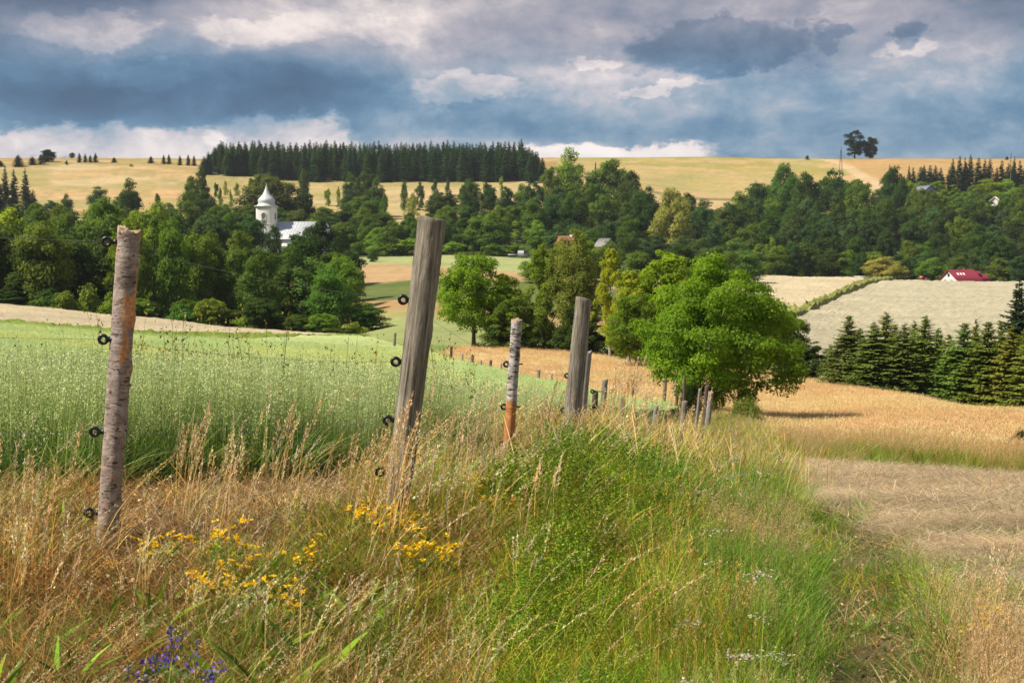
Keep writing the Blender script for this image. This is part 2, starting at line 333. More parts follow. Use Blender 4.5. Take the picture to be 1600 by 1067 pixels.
def crop_material(name, lo, mid, hi, sc=1.2, st=(1, 1, 1), big=(.85, 1.1), bs=.9, bd=.25):
    m, t, p = mat(name)
    n1 = tnoise(t, sc, 8, .72, stretch=st); n2 = tnoise(t, .06, 4, .6, stretch=(1, 1.6, 1)); n3 = tnoise(t, sc*7, 4, .7)
    c = ramp(t, n1, [(.28, lo), (.5, mid), (.72, hi)])
    c = mixc(t, 1.0, c, ramp(t, n2, [(.3, (big[0], big[0]*1.03, big[0])), (.7, (big[1], big[1]*.99, big[1]*.95))]), 'MULTIPLY')
    c = mixc(t, 1.0, c, ramp(t, n3, [(.3, (.75, .75, .72)), (.7, (1.2, 1.2, 1.2))]), 'MULTIPLY')
    t.links.new(c, p.inputs['Base Color']); p.inputs['Roughness'].default_value = .9; p.inputs['Specular IOR Level'].default_value = .1
    bump(t, p, n1, bs, bd); return m

# ------------------------------------------------------------------ ground sheet
def lerp_pts(pts, x): pts = np.asarray(pts, float); return np.interp(x, pts[:, 0], pts[:, 1])
HAY_TOP = [(1150, 24), (1230, 27), (1300, 27.5), (1420, 26.5), (1600, 25), (1900, 24)]      # distance of the far edge of the mown patch
GOLD_LO = [(700, 101), (760, 92), (850, 80), (950, 71), (1040, 63), (1110, 56), (1180, 45), (1250, 38), (1420, 33.5), (1600, 31.5), (1900, 30)]
GOLD_HI = [(700, 112), (760, 119), (850, 122), (940, 118), (1110, 116), (1250, 112), (1330, 98), (1420, 82), (1600, 61), (1900, 54)]
def zone_color(px, d):
    n = fbm((px-CX)/F*d*.15+9, d*.15+3, 4); nb = fbm(px*.02, np.log(d)*9, 3)
    X = (px-CX)/F*d; rough_ = fbm(X*.5+3, d*2.2, 4)
    c = np.zeros(px.shape+(3,)); c[:] = (.13, .11, .045)                       # rough verge
    def put(mask, col, soft=None):
        mask = np.asarray(mask, float)[..., None]; c[:] = c*(1-mask)+np.asarray(col)*mask
    put(smooth(.45, .6, n)*(d < 30), (.17, .12, .07))
    # mown hay on the right
    hay_l = np.interp(d, [3, 5, 5.8, 8, 10, 12, 15, 18, 24, 30], [1900, 1690, 1500, 1455, 1420, 1370, 1320, 1290, 1235, 1200])
    hay = smooth(-25, 45, px-hay_l+60*(n-.5))*(1-smooth(-.5, .9, d-lerp_pts(HAY_TOP, px)))
    put(hay, (.46, .35, .21)); put(hay*smooth(.5, .62, rough_), (.27, .19, .11)); put(hay*smooth(.55, .68, n)*.6, (.38, .28, .16)); put(hay*smooth(.36, .30, n)*.6, (.22, .24, .08))
    # track between the verge and the hay
    tl = np.interp(d, [4, 8, 12, 20, 30], [1400, 1370, 1330, 1270, 1220]); tr = np.exp(-((px-tl)/np.interp(d, [4, 12, 30], [80, 55, 18]))**2)
    put(tr*.95, (.15, .115, .06))
    put((px < 660)*(d > 5.5)*(d < 11), (.24, .165, .10))
    put((d > 60)*(d < 150), (.33, .26, .09)); put((d > 100)*(px < 700)*(d < 200)*1., (.20, .26, .07))
    put(smooth(125, 150, d)*(px < 1100), (.30, .33, .13))                       # pale meadow in the dip
    lv = d*(1+.03*(nb-.5))
    mid = (px > 450)*(px < 1150)
    put(mid*smooth(205, 212, lv+(px-640)*.05)*1., (.34, .30, .12)); put(mid*smooth(222, 228, lv+(px-640)*.08), (.36, .24, .11))
    put(mid*smooth(250, 256, lv+(px-640)*.1), (.13, .16, .045)); put(mid*smooth(300, 306, lv), (.42, .29, .15))
    put(mid*smooth(352, 358, lv+(px-640)*.15), (.34, .37, .16)); put(mid*smooth(392, 398, lv), (.05, .07, .025))
    put((px <= 450)*smooth(150, 180, d), (.05, .07, .025))
    put((px >= 1150)*smooth(112, 130, d), (.10, .12, .045))
    put((px >= 1100)*smooth(425, 440, d), (.05, .07, .025))
    # hill pasture
    hl = smooth(520, 545, lv)*(px < 870)
    put(hl, (.42, .33, .15)); put(hl*(1-smooth(310, 335, px+20*nb)), (.50, .33, .17))
    put(hl*(1-smooth(310, 335, px))*smooth(.5, .6, fbm(px*.01, lv*.05)), (.44, .32, .15))
    put(hl*smooth(.52, .62, fbm(px*.03+4, lv*.06))*.6, (.29, .25, .085))
    put(hl*smooth(800, 806, lv), (.34, .23, .09)); put(hl*smooth(770, 774, lv)*(1-smooth(776, 780, lv))*(px < 320), (.16, .14, .05))
    put(hl*smooth(.50, .62, fbm(X*.02+9, d*.045, 5))*.7, (.34, .29, .12)); put(hl*smooth(.55, .66, fbm(X*.03, d*.06+20, 5))*.6, (.56, .42, .25))
    hr = smooth(560, 600, lv)*(px >= 870)
    put(hr, (.50, .38, .21))                                                     # lower strip, pale tan
    b1 = np.interp(px, [870, 1000, 1170, 1400], [730, 722, 704, 680])
    put(hr*smooth(-3, 3, lv-b1), (.15, .15, .05)); put(hr*smooth(5, 14, lv-b1-6), (.44, .34, .15))
    put(hr*smooth(770, 880, lv+90*(nb-.5)), (.34, .29, .085))
    put(hr*smooth(.5, .6, fbm(px*.012+lv*.05, lv*.09-px*.004)), (.48, .34, .17))
    put(hr*smooth(14, 30, lv-b1-6)*smooth(.5, .62, fbm((X+d*.8)*.01+2, (X-d)*.03, 5))*.6, (.35, .31, .12))
    rd = np.interp(lv, [600, 690, 740, 800, 870, 930], [1440, 1392, 1376, 1352, 1318, 1262])
    put(hr*smooth(-12, -6, px-rd), (.54, .40, .24)); put(hr*smooth(18, 26, px-rd), (.22, .20, .06)); put(hr*smooth(30, 60, px-rd), (.42, .30, .13))
    put(hr*smooth(10, 20, px-rd)*smooth(790, 830, lv), (.45, .29, .13))
    put(smooth(905, 915, lv), (.20, .17, .06))
    return c
def build_ground():
    th_in = np.arctan((np.linspace(-120, 1720, 461)-CX)/F)
    th = np.r_[np.linspace(-math.pi, th_in[0]-.03, 50), th_in, np.linspace(th_in[-1]+.03, math.pi, 50)[:-1]]
    lr = np.r_[np.linspace(math.log(.3), math.log(3), 14)[:-1], np.linspace(math.log(3), math.log(1000), 560), np.linspace(math.log(1040), math.log(3300), 16)]
    T, Rr = np.meshgrid(th, np.exp(lr), indexing='ij')
    dd = np.where(np.abs(T) < 1.2, Rr/np.maximum(np.cos(T), .35), Rr/.36)          # rows follow planes of equal distance in front
    dd = np.where(np.abs(T) > 1.2, Rr/.3624, dd)
    X, Y = dd*np.sin(T), dd*np.cos(T); Z = ground(X, Y)
    n1, n2 = T.shape; V = np.stack([X, Y, Z], -1).reshape(-1, 3); V = np.r_[V, [[0, 0, -1.5]]]
    i, j = np.meshgrid(np.arange(n1), np.arange(n2-1), indexing='ij'); i2 = (i+1) % n1
    f = np.stack([i*n2+j, i2*n2+j, i2*n2+j+1, i*n2+j+1], -1).reshape(-1, 4)
    f3 = np.array([(((a+1) % n1)*n2, a*n2, n1*n2) for a in range(n1)])
    pxc = CX+F*np.tan(np.clip(T, TMIN, TMAX)); dc = Rr
    col = np.r_[zone_color(pxc.ravel(), dc.ravel()), [[.16, .145, .06]]]
    me = mesh('ground', V, [f, f3], [GROUND], smoothf=True, attrs={'Zone': col})
    tag(link('ground', me), kind='structure')
build_ground()

# raised crops and standing grass, each field its own sheet
def field(name, lo, hi, h, mtl, nu=160, nv=160, px0=None, px1=None, rough=.06, amp=1.0):
    px0 = lo[0][0] if px0 is None else px0; px1 = lo[-1][0] if px1 is None else px1
    u = np.linspace(px0, px1, nu); u = np.r_[u[0], u, u[-1]]; v = np.linspace(0, 1, nv); v = np.r_[0, v, 1]
    U, Vv = np.meshgrid(u, v, indexing='ij')
    a, b = np.log(lerp_pts(lo, U)), np.log(lerp_pts(hi, U)); d = np.exp(a+(b-a)*Vv)
    hh = np.full(U.shape, h); hh[0] = hh[-1] = -.1; hh[:, 0] = hh[:, -1] = -.1
    X = (U-CX)/F*d
    Z = zpl(U, d)+hh+(hh > 0)*((fbm(X*2.2, d*2.2, 3)-.5)*rough*3+(fbm(X*.15, d*.15, 2)-.5)*.25*amp)
    n1, n2 = U.shape; i, j = np.meshgrid(np.arange(n1-1), np.arange(n2-1), indexing='ij')
    f = np.stack([i*n2+j, (i+1)*n2+j, (i+1)*n2+j+1, i*n2+j+1], -1).reshape(-1, 4)
    me = mesh(name, np.stack([X, d, Z], -1).reshape(-1, 3), f, [mtl], smoothf=True)
    return tag(link(name, me), kind='structure')
OAT = crop_material('oat_canopy', (.33, .40, .13), (.49, .58, .23), (.60, .68, .33), 2.2, (1, 1, 1), (.76, 1.12))
WHEAT = crop_material('ripe_wheat', (.44, .35, .21), (.62, .51, .34), (.72, .62, .44), .8, (1, 1.6, 1), (.84, 1.08), 1.0, .5)
WHEATG = crop_material('pale_barley', (.36, .33, .20), (.55, .49, .35), (.66, .60, .45), .5, (.7, 2.0, 1), (.85, 1.1), 1.0, .8)
GOLD = crop_material('golden_dry_grass', (.42, .29, .14), (.62, .45, .25), (.74, .56, .34), 1.0, (1, 1, 1), (.85, 1.12), .8, .25)
STRIP = crop_material('green_field_margin', (.08, .13, .02), (.18, .25, .04), (.30, .36, .08), 1.5)
BANK = crop_material('weedy_bank', (.10, .14, .03), (.24, .26, .07), (.42, .33, .14), .5)
OAT_LO = [(-300, 8.2), (160, 8.4), (400, 8.9), (560, 10), (700, 13), (800, 18), (900, 26), (1000, 40), (1062, 57)]      # where the oats begin
CAN_LO = [(-300, 10.4), (160, 10.6), (400, 11.2), (560, 12.6), (700, 15.6), (800, 20.5), (900, 28), (1000, 41), (1062, 57.5)]
OAT_HI = [(-300, 104), (0, 104), (250, 107), (400, 116), (500, 130), (560, 137), (620, 122), (700, 99), (760, 90), (850, 78), (950, 69), (1040, 61.5), (1062, 59.5)]
field('oat_field', CAN_LO, OAT_HI, .62, OAT, 240, 260, rough=.05)
field('field_margin', [(-300, 104.6), (0, 104.6), (250, 107.6), (400, 116.6), (500, 130.5), (570, 137.5)], [(-300, 118), (0, 117), (250, 122), (400, 128), (500, 136), (570, 140)], .55, STRIP, 160, 20, rough=.25)
field('wheat_field', [(-300, 118.5), (0, 117.5), (250, 122.5), (400, 128.5), (500, 136.5), (560, 140.5)], [(-300, 176), (0, 171), (250, 162), (400, 153), (500, 146), (560, 143)], .55, WHEAT, 160, 60)
field('golden_grass_field', GOLD_LO, GOLD_HI, .38, GOLD, 260, 160, rough=.10)
BK = [(1190, 250), (1250, 262), (1300, 300), (1340, 345), (1370, 385), (1385, 398)]
field('barley_field', [(1240, 150), (1380, 140), (1600, 140), (1900, 140)], [(1240, 258), (1280, 282), (1330, 330), (1365, 376), (1400, 402), (1600, 404), (1900, 404)], .7, WHEATG, 200, 200, rough=.18, amp=3)
field('far_barley_field', [(1130, 262), (1230, 272), (1260, 285), (1300, 320), (1330, 362), (1350, 392)], [(1130, 425), (1230, 426), (1300, 424), (1350, 420)], .7, WHEAT, 80, 60, rough=.15, px0=1130, px1=1350, amp=3)
field('weedy_bank', [(1190, 240), (1250, 259), (1300, 305), (1340, 352), (1362, 378), (1400, 403)], [(1190, 262), (1250, 278), (1300, 322), (1340, 375), (1362, 398), (1400, 415)], 1.3, BANK, 80, 12, rough=.7)

# ------------------------------------------------------------------ trees
def leaves_mesh(C, Nn, size, rng, aspect=1.0, rnd=None):
    """diamond leaves: centres C, normals Nn -> V, F, per-vertex random"""
    n = len(C); Nn = Nn/(np.linalg.norm(Nn, axis=1)[:, None]+1e-9)
    r = rng.normal(size=(n, 3)); a = np.cross(Nn, r); a /= np.linalg.norm(a, axis=1)[:, None]+1e-9; b = np.cross(Nn, a)
    s = (size*(.6+.8*rng.rand(n)))[:, None]*.5
    V = np.stack([C-a*s, C-b*s*.62*aspect+Nn*s*.12, C+a*s, C+b*s*.62*aspect+Nn*s*.12], 1).reshape(-1, 3)
    F4 = np.arange(4*n).reshape(n, 4)
    rr = rng.rand(n) if rnd is None else rnd
    return V, F4, np.repeat(rr, 4)
def limb_mb(rng, H, R0, h0, h1, nl=5, spread=.3, trunks=1, seg=7, crook=.03):
    mb = MB()
    for k in range(trunks):
        off = (rng.rand(2)-.5)*R0*3*(trunks > 1); lean = (rng.rand(2)-.5)*H*.12*(trunks > 1)
        zz = np.linspace(-.25, h1, 9); w = np.cumsum(rng.normal(size=(9, 2)), 0)*H*crook*.25
        pts = np.c_[off[0]+w[:, 0]+lean[0]*zz/H, off[1]+w[:, 1]+lean[1]*zz/H, zz]; pts[0, :2] = off
        rad = R0*(1-.8*np.clip(zz/h1, 0, 1))*(1+.5*np.exp(-np.maximum(zz, 0)/(R0*1.5))); mb.tube(pts, rad, seg+3)
        for i in range(nl):
            t = .25+.65*i/max(1, nl); q = pts[0]*(1-t)+pts[-1]*t; q[:2] = [np.interp(q[2], pts[:, 2], pts[:, 0]), np.interp(q[2], pts[:, 2], pts[:, 1])]
            if q[2] < h0: q[2] = h0+rng.rand()*.2*(h1-h0)
            an = rng.rand()*6.28; L = H*spread*(1.1-.7*t)*(.7+.5*rng.rand()); s = np.linspace(0, 1, 5)[:, None]
            e = np.array([math.cos(an)*L, math.sin(an)*L, L*.9]); br = q+e*s+np.array([0, 0, .25*L])*s*s
            mb.tube(br, R0*(.42-.25*t)*(1-.75*s[:, 0]), seg-2)
    return mb
PROFS = {
 'round': [(0, .45), (.12, .8), (.35, 1.0), (.6, .98), (.8, .84), (.93, .6), (1, .3)],
 'wide': [(0, .6), (.1, .92), (.3, 1.0), (.55, .98), (.75, .85), (.9, .6), (1, .3)],
 'tall': [(0, .5), (.15, .85), (.4, 1.0), (.65, .9), (.85, .66), (1, .25)],
 'spire': [(0, .7), (.2, 1.0), (.5, .75), (.8, .38), (1, .04)],
 'maple': [(0, .30), (.07, .62), (.2, .9), (.42, 1.0), (.62, .92), (.8, .68), (.93, .38), (1, .12)],
 'shrub': [(0, .75), (.25, 1.0), (.55, .9), (.8, .6), (1, .15)]}
def crown_geo(seed, H, R, base, nclump, nleaf, leaf, shape='round', csz=(.18, .34), droop=0, flat=.9, warp=.22, gaps=.0):
    rng = rs(seed); Hc = H-base; pr = PROFS[shape]
    hh = rng.rand(nclump*3)**.9; prof = lerp_pts(pr, hh); keep = rng.rand(len(hh)) < (prof**1.3+.12); hh = hh[keep][:nclump]; nclump = len(hh)
    prof = lerp_pts(pr, hh); an = rng.rand(nclump)*2*np.pi
    ph = rng.rand(4)*6.28
    lob = 1+warp*(np.sin(2*an+ph[0]+hh*3)*.6+np.sin(3*an+ph[1]-hh*5)*.5+np.sin(5*an+ph[2]+hh*9)*.3)+warp*.5*rng.normal(size=nclump)*.6
    rad = R*prof*np.clip(lob, .45, 1.4)*(.28+.72*rng.rand(nclump)**.55)
    rc = R*(csz[0]+(csz[1]-csz[0])*rng.rand(nclump))*(.55+.5*prof)
    rad = np.maximum(rad-rc*.6, 0)
    C = np.c_[np.cos(an)*rad, np.sin(an)*rad, base+hh*Hc*(1-.04)]
    C[:, 2] = np.minimum(C[:, 2], H-rc*flat*.9); C[:, 2] += rng.normal(size=nclump)*Hc*.015
    C = C[rng.rand(nclump) > gaps]; rc = rc[:len(C)]
    w = rc**2; k = rng.choice(len(C), nleaf, p=w/w.sum())
    d = rng.normal(size=(nleaf, 3)); d /= np.linalg.norm(d, axis=1)[:, None]
    fl = rng.rand(nleaf) < .6; d[fl, 2] = np.abs(d[fl, 2])
    rr = rc[k]*(1.0-.5*rng.rand(nleaf)**1.6)*(1+.12*rng.normal(size=nleaf))
    Pp = C[k]+d*rr[:, None]*np.array([1, 1, flat])
    if droop: Pp[:, 2] -= droop*rng.rand(nleaf)**2*rc[k]*2
    axis = np.c_[C[k][:, :2]*.5, np.zeros(nleaf)]/max(R, .1)
    nn = d*.9+axis*.8+np.array([0, 0, .5])+rng.normal(size=(nleaf, 3))*.55
    cr = rng.rand(len(C))
    return leaves_mesh(Pp, nn, leaf, rng, rnd=np.clip(.55*rng.rand(nleaf)+.45*cr[k]+.1*(rng.rand(nleaf) > .97), 0, 1))
def spruce_geo(seed, H, R, whorls, nb, twigs, tw, base=.03):
    rng = rs(seed); C = []; T = []; S = []
    for i in range(whorls):
        h0 = base+(1-base)*(i+.5*rng.rand())/whorls; h = h0; L0 = R*(1-h)**.72*(.75+.25*smooth(0, .12, h))+.02*R
        for j in range(max(3, int(nb*(1-.45*h)))):
            h = min(.995, h0+rng.normal()*.5/whorls); an = rng.rand()*6.283; L = L0*(.72+.42*rng.rand()); t = (np.arange(twigs)+rng.rand(twigs))/twigs
            t = t[t*L0 < L*1.0]
            dirv = np.array([math.cos(an), math.sin(an)]); side = np.array([-dirv[1], dirv[0]])
            z = h*H+L*(-.32*t+.22*t*t)*(1.2-h)+.28*L*h*t
            sg = np.where(rng.rand(len(t)) < .5, 1, -1); sw = tw*(1.1-.6*t)*(.25+.75*min(1, (1-h)*2.6))
            out = .8
            c = np.c_[dirv[0]*L*t, dirv[1]*L*t, z]; q = np.c_[(dirv[0]*out+side[0]*sg), (dirv[1]*out+side[1]*sg), -.35-.5*rng.rand(len(t))]
            q /= np.linalg.norm(q, axis=1)[:, None]; C.append(c); T.append(q*sw[:, None]); S.append(sw)
    C = np.concatenate(C); T = np.concatenate(T); S = np.concatenate(S); n = len(C)
    up = np.array([0, 0, 1.])+rng.normal(size=(n, 3))*.35; b = np.cross(T, up); b /= np.linalg.norm(b, axis=1)[:, None]+1e-9
    w = (S*.26)[:, None]
    V = np.stack([C-b*w*.4, C+T*.55-b*w, C+T, C+T*.55+b*w, ], 1)
    V = V.reshape(-1, 3); F4 = np.arange(4*n).reshape(n, 4)
    # leader
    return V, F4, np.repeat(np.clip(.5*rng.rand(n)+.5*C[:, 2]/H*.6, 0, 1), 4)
class Kind:
    def __init__(s, crown, trunk, crownmat, barkmat, H, R, name):
        V, F4, r = crown; s.H, s.R, s.name = H, R, name
        s.crown = mesh(name+'_crown', V, F4, [crownmat], attrs={'rnd': r})
        Vt = np.concatenate(trunk.V); Ft = [np.concatenate(x) for x in (trunk.F4, trunk.F3) if x]
        s.trunk = mesh(name+'_trunk', Vt, Ft, [barkmat], smoothf=True)
        # one-piece version for trees too far off to show the trunk apart
        n0 = len(V); s.whole = mesh(name+'_whole', np.r_[V, Vt], [F4]+[f+n0 for f in Ft], [crownmat, barkmat],
            mi=np.r_[np.zeros(len(F4)), np.ones(sum(len(f) for f in Ft))], attrs={'rnd': np.r_[r, np.zeros(len(Vt))]})
def bl(name, seed, H, R, base, ncl, nlf, leaf, shape, barkm=None, trunks=1, **kw):
    rng = rs(seed+500)
    return Kind(crown_geo(seed, H, R, base, ncl, nlf, leaf, shape, **kw), limb_mb(rng, H, H*.022, base*.7, H*.82, 6, .24, trunks), LEAF, barkm or BARK, H, R, name)
def sp(name, seed, H, R, wh, nb, tg, tw):
    mb = MB().tube([(0, 0, -.2), (0, 0, H*.5), (0, 0, H*.985)], [H*.014, H*.009, .012], 6)
    return Kind(spruce_geo(seed, H, R, wh, nb, tg, tw), mb, NEEDLE, BARK, H, R, name)
FARK = [bl('broadleaf', 1, 14, 5.2, .6, 90, 15000, .44, 'round', csz=(.2, .36), warp=.16), bl('broadleaf', 2, 14, 4.6, .6, 80, 14000, .42, 'round', csz=(.24, .42), warp=.16),
        bl('broadleaf', 3, 14, 3.9, .6, 80, 12000, .40, 'tall', csz=(.24, .4), warp=.18), bl('broadleaf', 4, 14, 5.8, .5, 110, 17000, .44, 'wide', csz=(.18, .32), warp=.16),
        bl('broadleaf', 5, 14, 4.4, .6, 95, 14000, .38, 'tall', csz=(.2, .34), warp=.2), bl('broadleaf', 6, 14, 5.0, .5, 120, 16000, .40, 'round', csz=(.16, .28), warp=.2)]
SPIRE = bl('poplar_like', 7, 14, 2.6, .8, 44, 6000, .34, 'spire')
LOOSE = bl('loose_broadleaf', 8, 14, 4.2, 2.6, 40, 4800, .36, 'tall', gaps=.15, csz=(.14, .27), warp=.35)
BUSH = bl('bush', 9, 3, 1.9, .05, 26, 2600, .22, 'shrub', csz=(.25, .45))
BUSH2 = bl('bush', 10, 3, 1.3, .05, 24, 2400, .2, 'tall', csz=(.25, .4))
FSP = [sp('spruce', 11, 18, 3.4, 40, 12, 12, .95), sp('spruce', 12, 18, 2.9, 42, 11, 12, .9), sp('spruce', 13, 18, 3.9, 38, 13, 13, 1.0)]
NSP = [sp('spruce', 21, 7, 1.75, 40, 15, 22, .34), sp('spruce', 22, 7, 1.95, 36, 15, 24, .36), sp('spruce', 23, 7, 1.6, 42, 14, 20, .32)]

def tint(rng, c, v=.13):
    k = 1+v*rng.normal(); return (max(.004, c[0]*k*(1+.12*rng.normal())), max(.004, c[1]*k), max(.002, c[2]*k*(1+.15*rng.normal())), 1)
DK, MD, LT, YG, BL, OL = (.062, .110, .020), (.120, .190, .026), (.20, .29, .036), (.26, .33, .03), (.075, .135, .040), (.34, .34, .09)
SPC = (.038, .072, .032)
def tree(kind, px, d, top, col, label, group=None, name='tree', width=None, parts=False, rng=None, cat='tree', sink=.15, dz=0):
    """top = photo row of the tip at distance d; width = crown width in photo pixels"""
    rng = rng or rs(int(px*13+d*7) % 99991)
    b = P(px, d); h = max(.5, zat(top, d)-b.z+sink); sz = h/kind.H; sx = sz if width is None else width/F*d/2/kind.R
    if parts:
        o = empty(name, (b.x, b.y, b.z-sink)); c = link('crown', kind.crown, o); t = link('trunk', kind.trunk, o)
        c.color = col; t.color = (1, 1, 1, 1)
    else:
        o = link(name, kind.whole); o.location = (b.x, b.y, b.z-sink)
    o.color = col; o.scale = (sx, sx, sz); o.rotation_euler = (0, 0, rng.rand()*6.28)
    return tag(o, label, cat, group)
ONES = 'first second third fourth fifth sixth seventh eighth ninth tenth eleventh twelfth thirteenth fourteenth fifteenth sixteenth seventeenth eighteenth nineteenth'.split()
def ordinal(k): return ONES[k-1] if k < 20 else ['twenty', 'thirty', 'forty', 'fifty'][k//10-2]+'-'+ONES[k % 10-1] if k % 10 else ['twentieth', 'thirtieth', 'fortieth', 'fiftieth'][k//10-2]
def number(made, label):
    made.sort(key=lambda q: q[0]); n = len(made)
    for i, (px, tone_, o) in enumerate(made):
        side = ordinal(i+1)+' from the left' if i < (n+1)//2 else ordinal(n-i)+' from the right'
        o['label'] = tone_+' '+label[0]+', '+side+' '+label[1]
def row(name, kinds, x0, x1, step, d, prof, cols, label, group, wmul=1.15, jd=.06, jy=7, seed=0, skip=None, cat='tree', tone=True, jx=.35):
    rng = rs(seed); x = x0; made = []
    tn = {id(DK): 'dark green', id(MD): 'mid green', id(LT): 'fresh green', id(BL): 'blue green', id(OL): 'pale olive', id(YG): 'yellow green', id(SPC): 'dark'}
    while x < x1:
        px = x+(rng.rand()-.5)*step*2*jx; dd = d*(1+jd*(rng.rand()-.5)*2); c = cols[rng.randint(len(cols))]
        k = kinds[rng.randint(len(kinds))]; tp = lerp_pts(prof, px)+jy*rng.normal()
        u = rng.rand()
        if not (skip and skip(px)):
            made.append((px, tn[id(c)], tree(k, px, dd, tp, tint(rng, c), None, group, name, width=step*wmul*(1.1+.6*u), rng=rng, cat=cat)))
        x += step*(.8+.4*rng.rand())
    number(made, label)
# --- left wood, nearest row first
P1 = [(-80, 340), (0, 362), (50, 352), (110, 342), (170, 350), (215, 362), (260, 352), (310, 366), (350, 388), (420, 398), (490, 402), (540, 425), (580, 480)]
row('broadleaf_tree', FARK, -80, 190, 44, 188, P1, [DK, DK, MD], ('tree', 'in the wood behind the leftmost post'), 'front row of the left wood', 1.6, .04, 7, 1)
row('broadleaf_tree', FARK+[LOOSE], 205, 560, 36, 192, P1, [MD, DK, LT, MD], ('tree', 'in front of the wood below the church'), 'front row of the wood below the church', 1.6, .04, 8, 2)
row('hedge_bush', [BUSH, FARK[5]], -40, 560, 30, 178, [(-40, 445), (200, 462), (400, 478), (560, 505)], [MD, LT, DK, LT], ('bush', 'at the foot of the left wood'), 'bushes at the foot of the left wood', 1.6, .02, 8, 3, cat='bush')
P2 = [(-80, 320), (0, 335), (60, 345), (110, 322), (180, 322), (240, 330), (300, 345), (380, 362), (410, 386), (500, 380), (520, 395), (585, 470)]
row('broadleaf_tree', FARK+[SPIRE], -80, 560, 38, 240, P2, [DK, MD, MD, LT], ('tree', 'in the second row of the left wood'), 'second row of the left wood', 1.6, .05, 8, 4)
P3 = [(-80, 300), (0, 318), (120, 322), (200, 325), (300, 325), (380, 335), (400, 345), (440, 380)]
row('broadleaf_tree', FARK, -80, 400, 34, 330, P3, [MD, BL, DK], ('tree', 'deep in the left wood'), 'trees deep in the left wood', 1.5, .05, 6, 5)
row('broadleaf_tree', FARK, 330, 600, 30, 450, [(330, 318), (400, 322), (500, 335), (560, 340), (600, 332)], [MD, BL, DK], ('tree', 'of those behind the church'), 'trees behind the church', 1.3, .04, 5, 6)
tree(FARK[3], 506, 300, 343, (.036, .075, .018, 1), 'dark spreading oak in front of the right end of the church roof', name='oak_tree', width=74)
tree(FARK[1], 478, 330, 362, (.05, .09, .02, 1), 'dark green tree in front of the middle of the church roof', width=30)
tree(FARK[0], 545, 262, 392, (.04, .08, .02, 1), 'dark tree at the right foot of the wood, beside the tan strip field', width=60)
tree(FARK[4], 430, 330, 352, (.055, .10, .03, 1), 'small light green tree hiding the foot of the church tower', width=34)
tree(FARK[5], 462, 300, 376, (.06, .11, .03, 1), 'light green tree in front of the church nave', width=42)
tree(FARK[3], 420, 470, 276, (.12, .14, .045, 1), 'pale flowering linden tree rising behind the church tower', name='linden_tree', width=110)
tree(FARK[1], 470, 480, 296, (.04, .08, .025, 1), 'broad green tree right behind the church spire', width=56)
tree(SPIRE, 488, 500, 302, (.03, .06, .025, 1), 'narrow tree right of the linden behind the church', width=24)
tree(FARK[0], 505, 470, 324, (.13, .19, .03, 1), 'low yellow green tree behind the church roof', width=60)
# trees reaching up the hill pasture at the left
for px, d, top, w, c, k, l in [
    (155, 560, 292, 34, BL, 1, 'round blue green tree on the edge of the tan hill pasture'),
    (205, 500, 281, 44, DK, 2, 'tall dark crooked tree standing out against the tan hill pasture'),
    (188, 520, 308, 40, MD, 4, 'green tree at the left foot of the tall dark crooked tree'),
    (107, 560, 304, 24, BL, 2, 'small blue green tree before the tan pasture, second from the spruce group'),
    (82, 560, 314, 30, BL, 3, 'low blue green tree right of the dark spruce group'),
    (300, 520, 276, 40, MD, 4, 'tall grey green tree at the left end of the spruce plantation slope'),
    (322, 500, 300, 44, DK, 0, 'dark green tree left of the linden on the slope'),
    (318, 610, 262, 22, DK, 4, 'dark bush like tree touching the left corner of the spruce plantation'),
    (350, 480, 320, 50, MD, 3, 'green tree in the gap left of the church tower'),
    (265, 520, 318, 40, BL, 2, 'blue green tree in the middle of the left slope'),
    (248, 530, 303, 20, BL, 4, 'slim blue green tree in the middle of the left slope'),
    (235, 480, 330, 50, MD, 0, 'wide green tree below the tan pasture')]:
    tree(FARK[k], px, d, top, tint(rs(int(px)), c, .05), l, width=w)
row('spruce_tree', FSP, -30, 66, 14, 540, [(-30, 262), (0, 268), (30, 262), (50, 272), (66, 300)], [SPC], ('spruce', 'in the tight group at the left edge'), 'spruce group at the left edge', 1.5, .04, 8, 7, tone=False)
for px, d, top, w, k, l in [
    (5, 760, 252, 18, 0, 'small spruce on the left skyline at the picture edge'), (33, 760, 243, 26, 2, 'broad dark spruce on the left skyline'),
    (55, 770, 246, 22, 0, 'dark spruce beside the broad one on the left skyline'),
    (128, 785, 240, 11, 1, 'left spruce of the four in a tight row on the skyline'), (137, 785, 241, 10, 0, 'second spruce of the four in a tight row on the skyline'),
    (145, 785, 243, 10, 1, 'third spruce of the four in a tight row on the skyline'), (153, 785, 240, 12, 0, 'right spruce of the four in a tight row on the skyline'),
    (182, 785, 247, 13, 2, 'lone small spruce on the pasture right of the row of four'),
    (239, 780, 245, 15, 2, 'lone spruce halfway between the small spruce and the pair'),
    (259, 775, 243, 11, 1, 'left spruce of the close pair on the pasture'), (267, 775, 242, 11, 0, 'right spruce of the close pair on the pasture'),
    (284, 770, 244, 11, 1, 'left spruce of the three nearest the plantation'), (297, 770, 242, 11, 0, 'middle spruce of the three nearest the plantation'),
    (306, 770, 244, 11, 2, 'right spruce of the three nearest the plantation')]:
    tree(FSP[k], px, d, top, tint(rs(int(px)), SPC, .08), l, name='spruce_tree', width=w)
tree(FARK[0], 80, 790, 235, (.02, .04, .016, 1), 'large round dark tree on the left skyline', width=28)
tree(FARK[5], 117, 860, 240, (.02, .04, .016, 1), 'small round tree right on the left skyline', width=10)
tree(BUSH, 68, 770, 243, (.02, .04, .016, 1), 'low dark tree at the left foot of the large round tree', width=16)
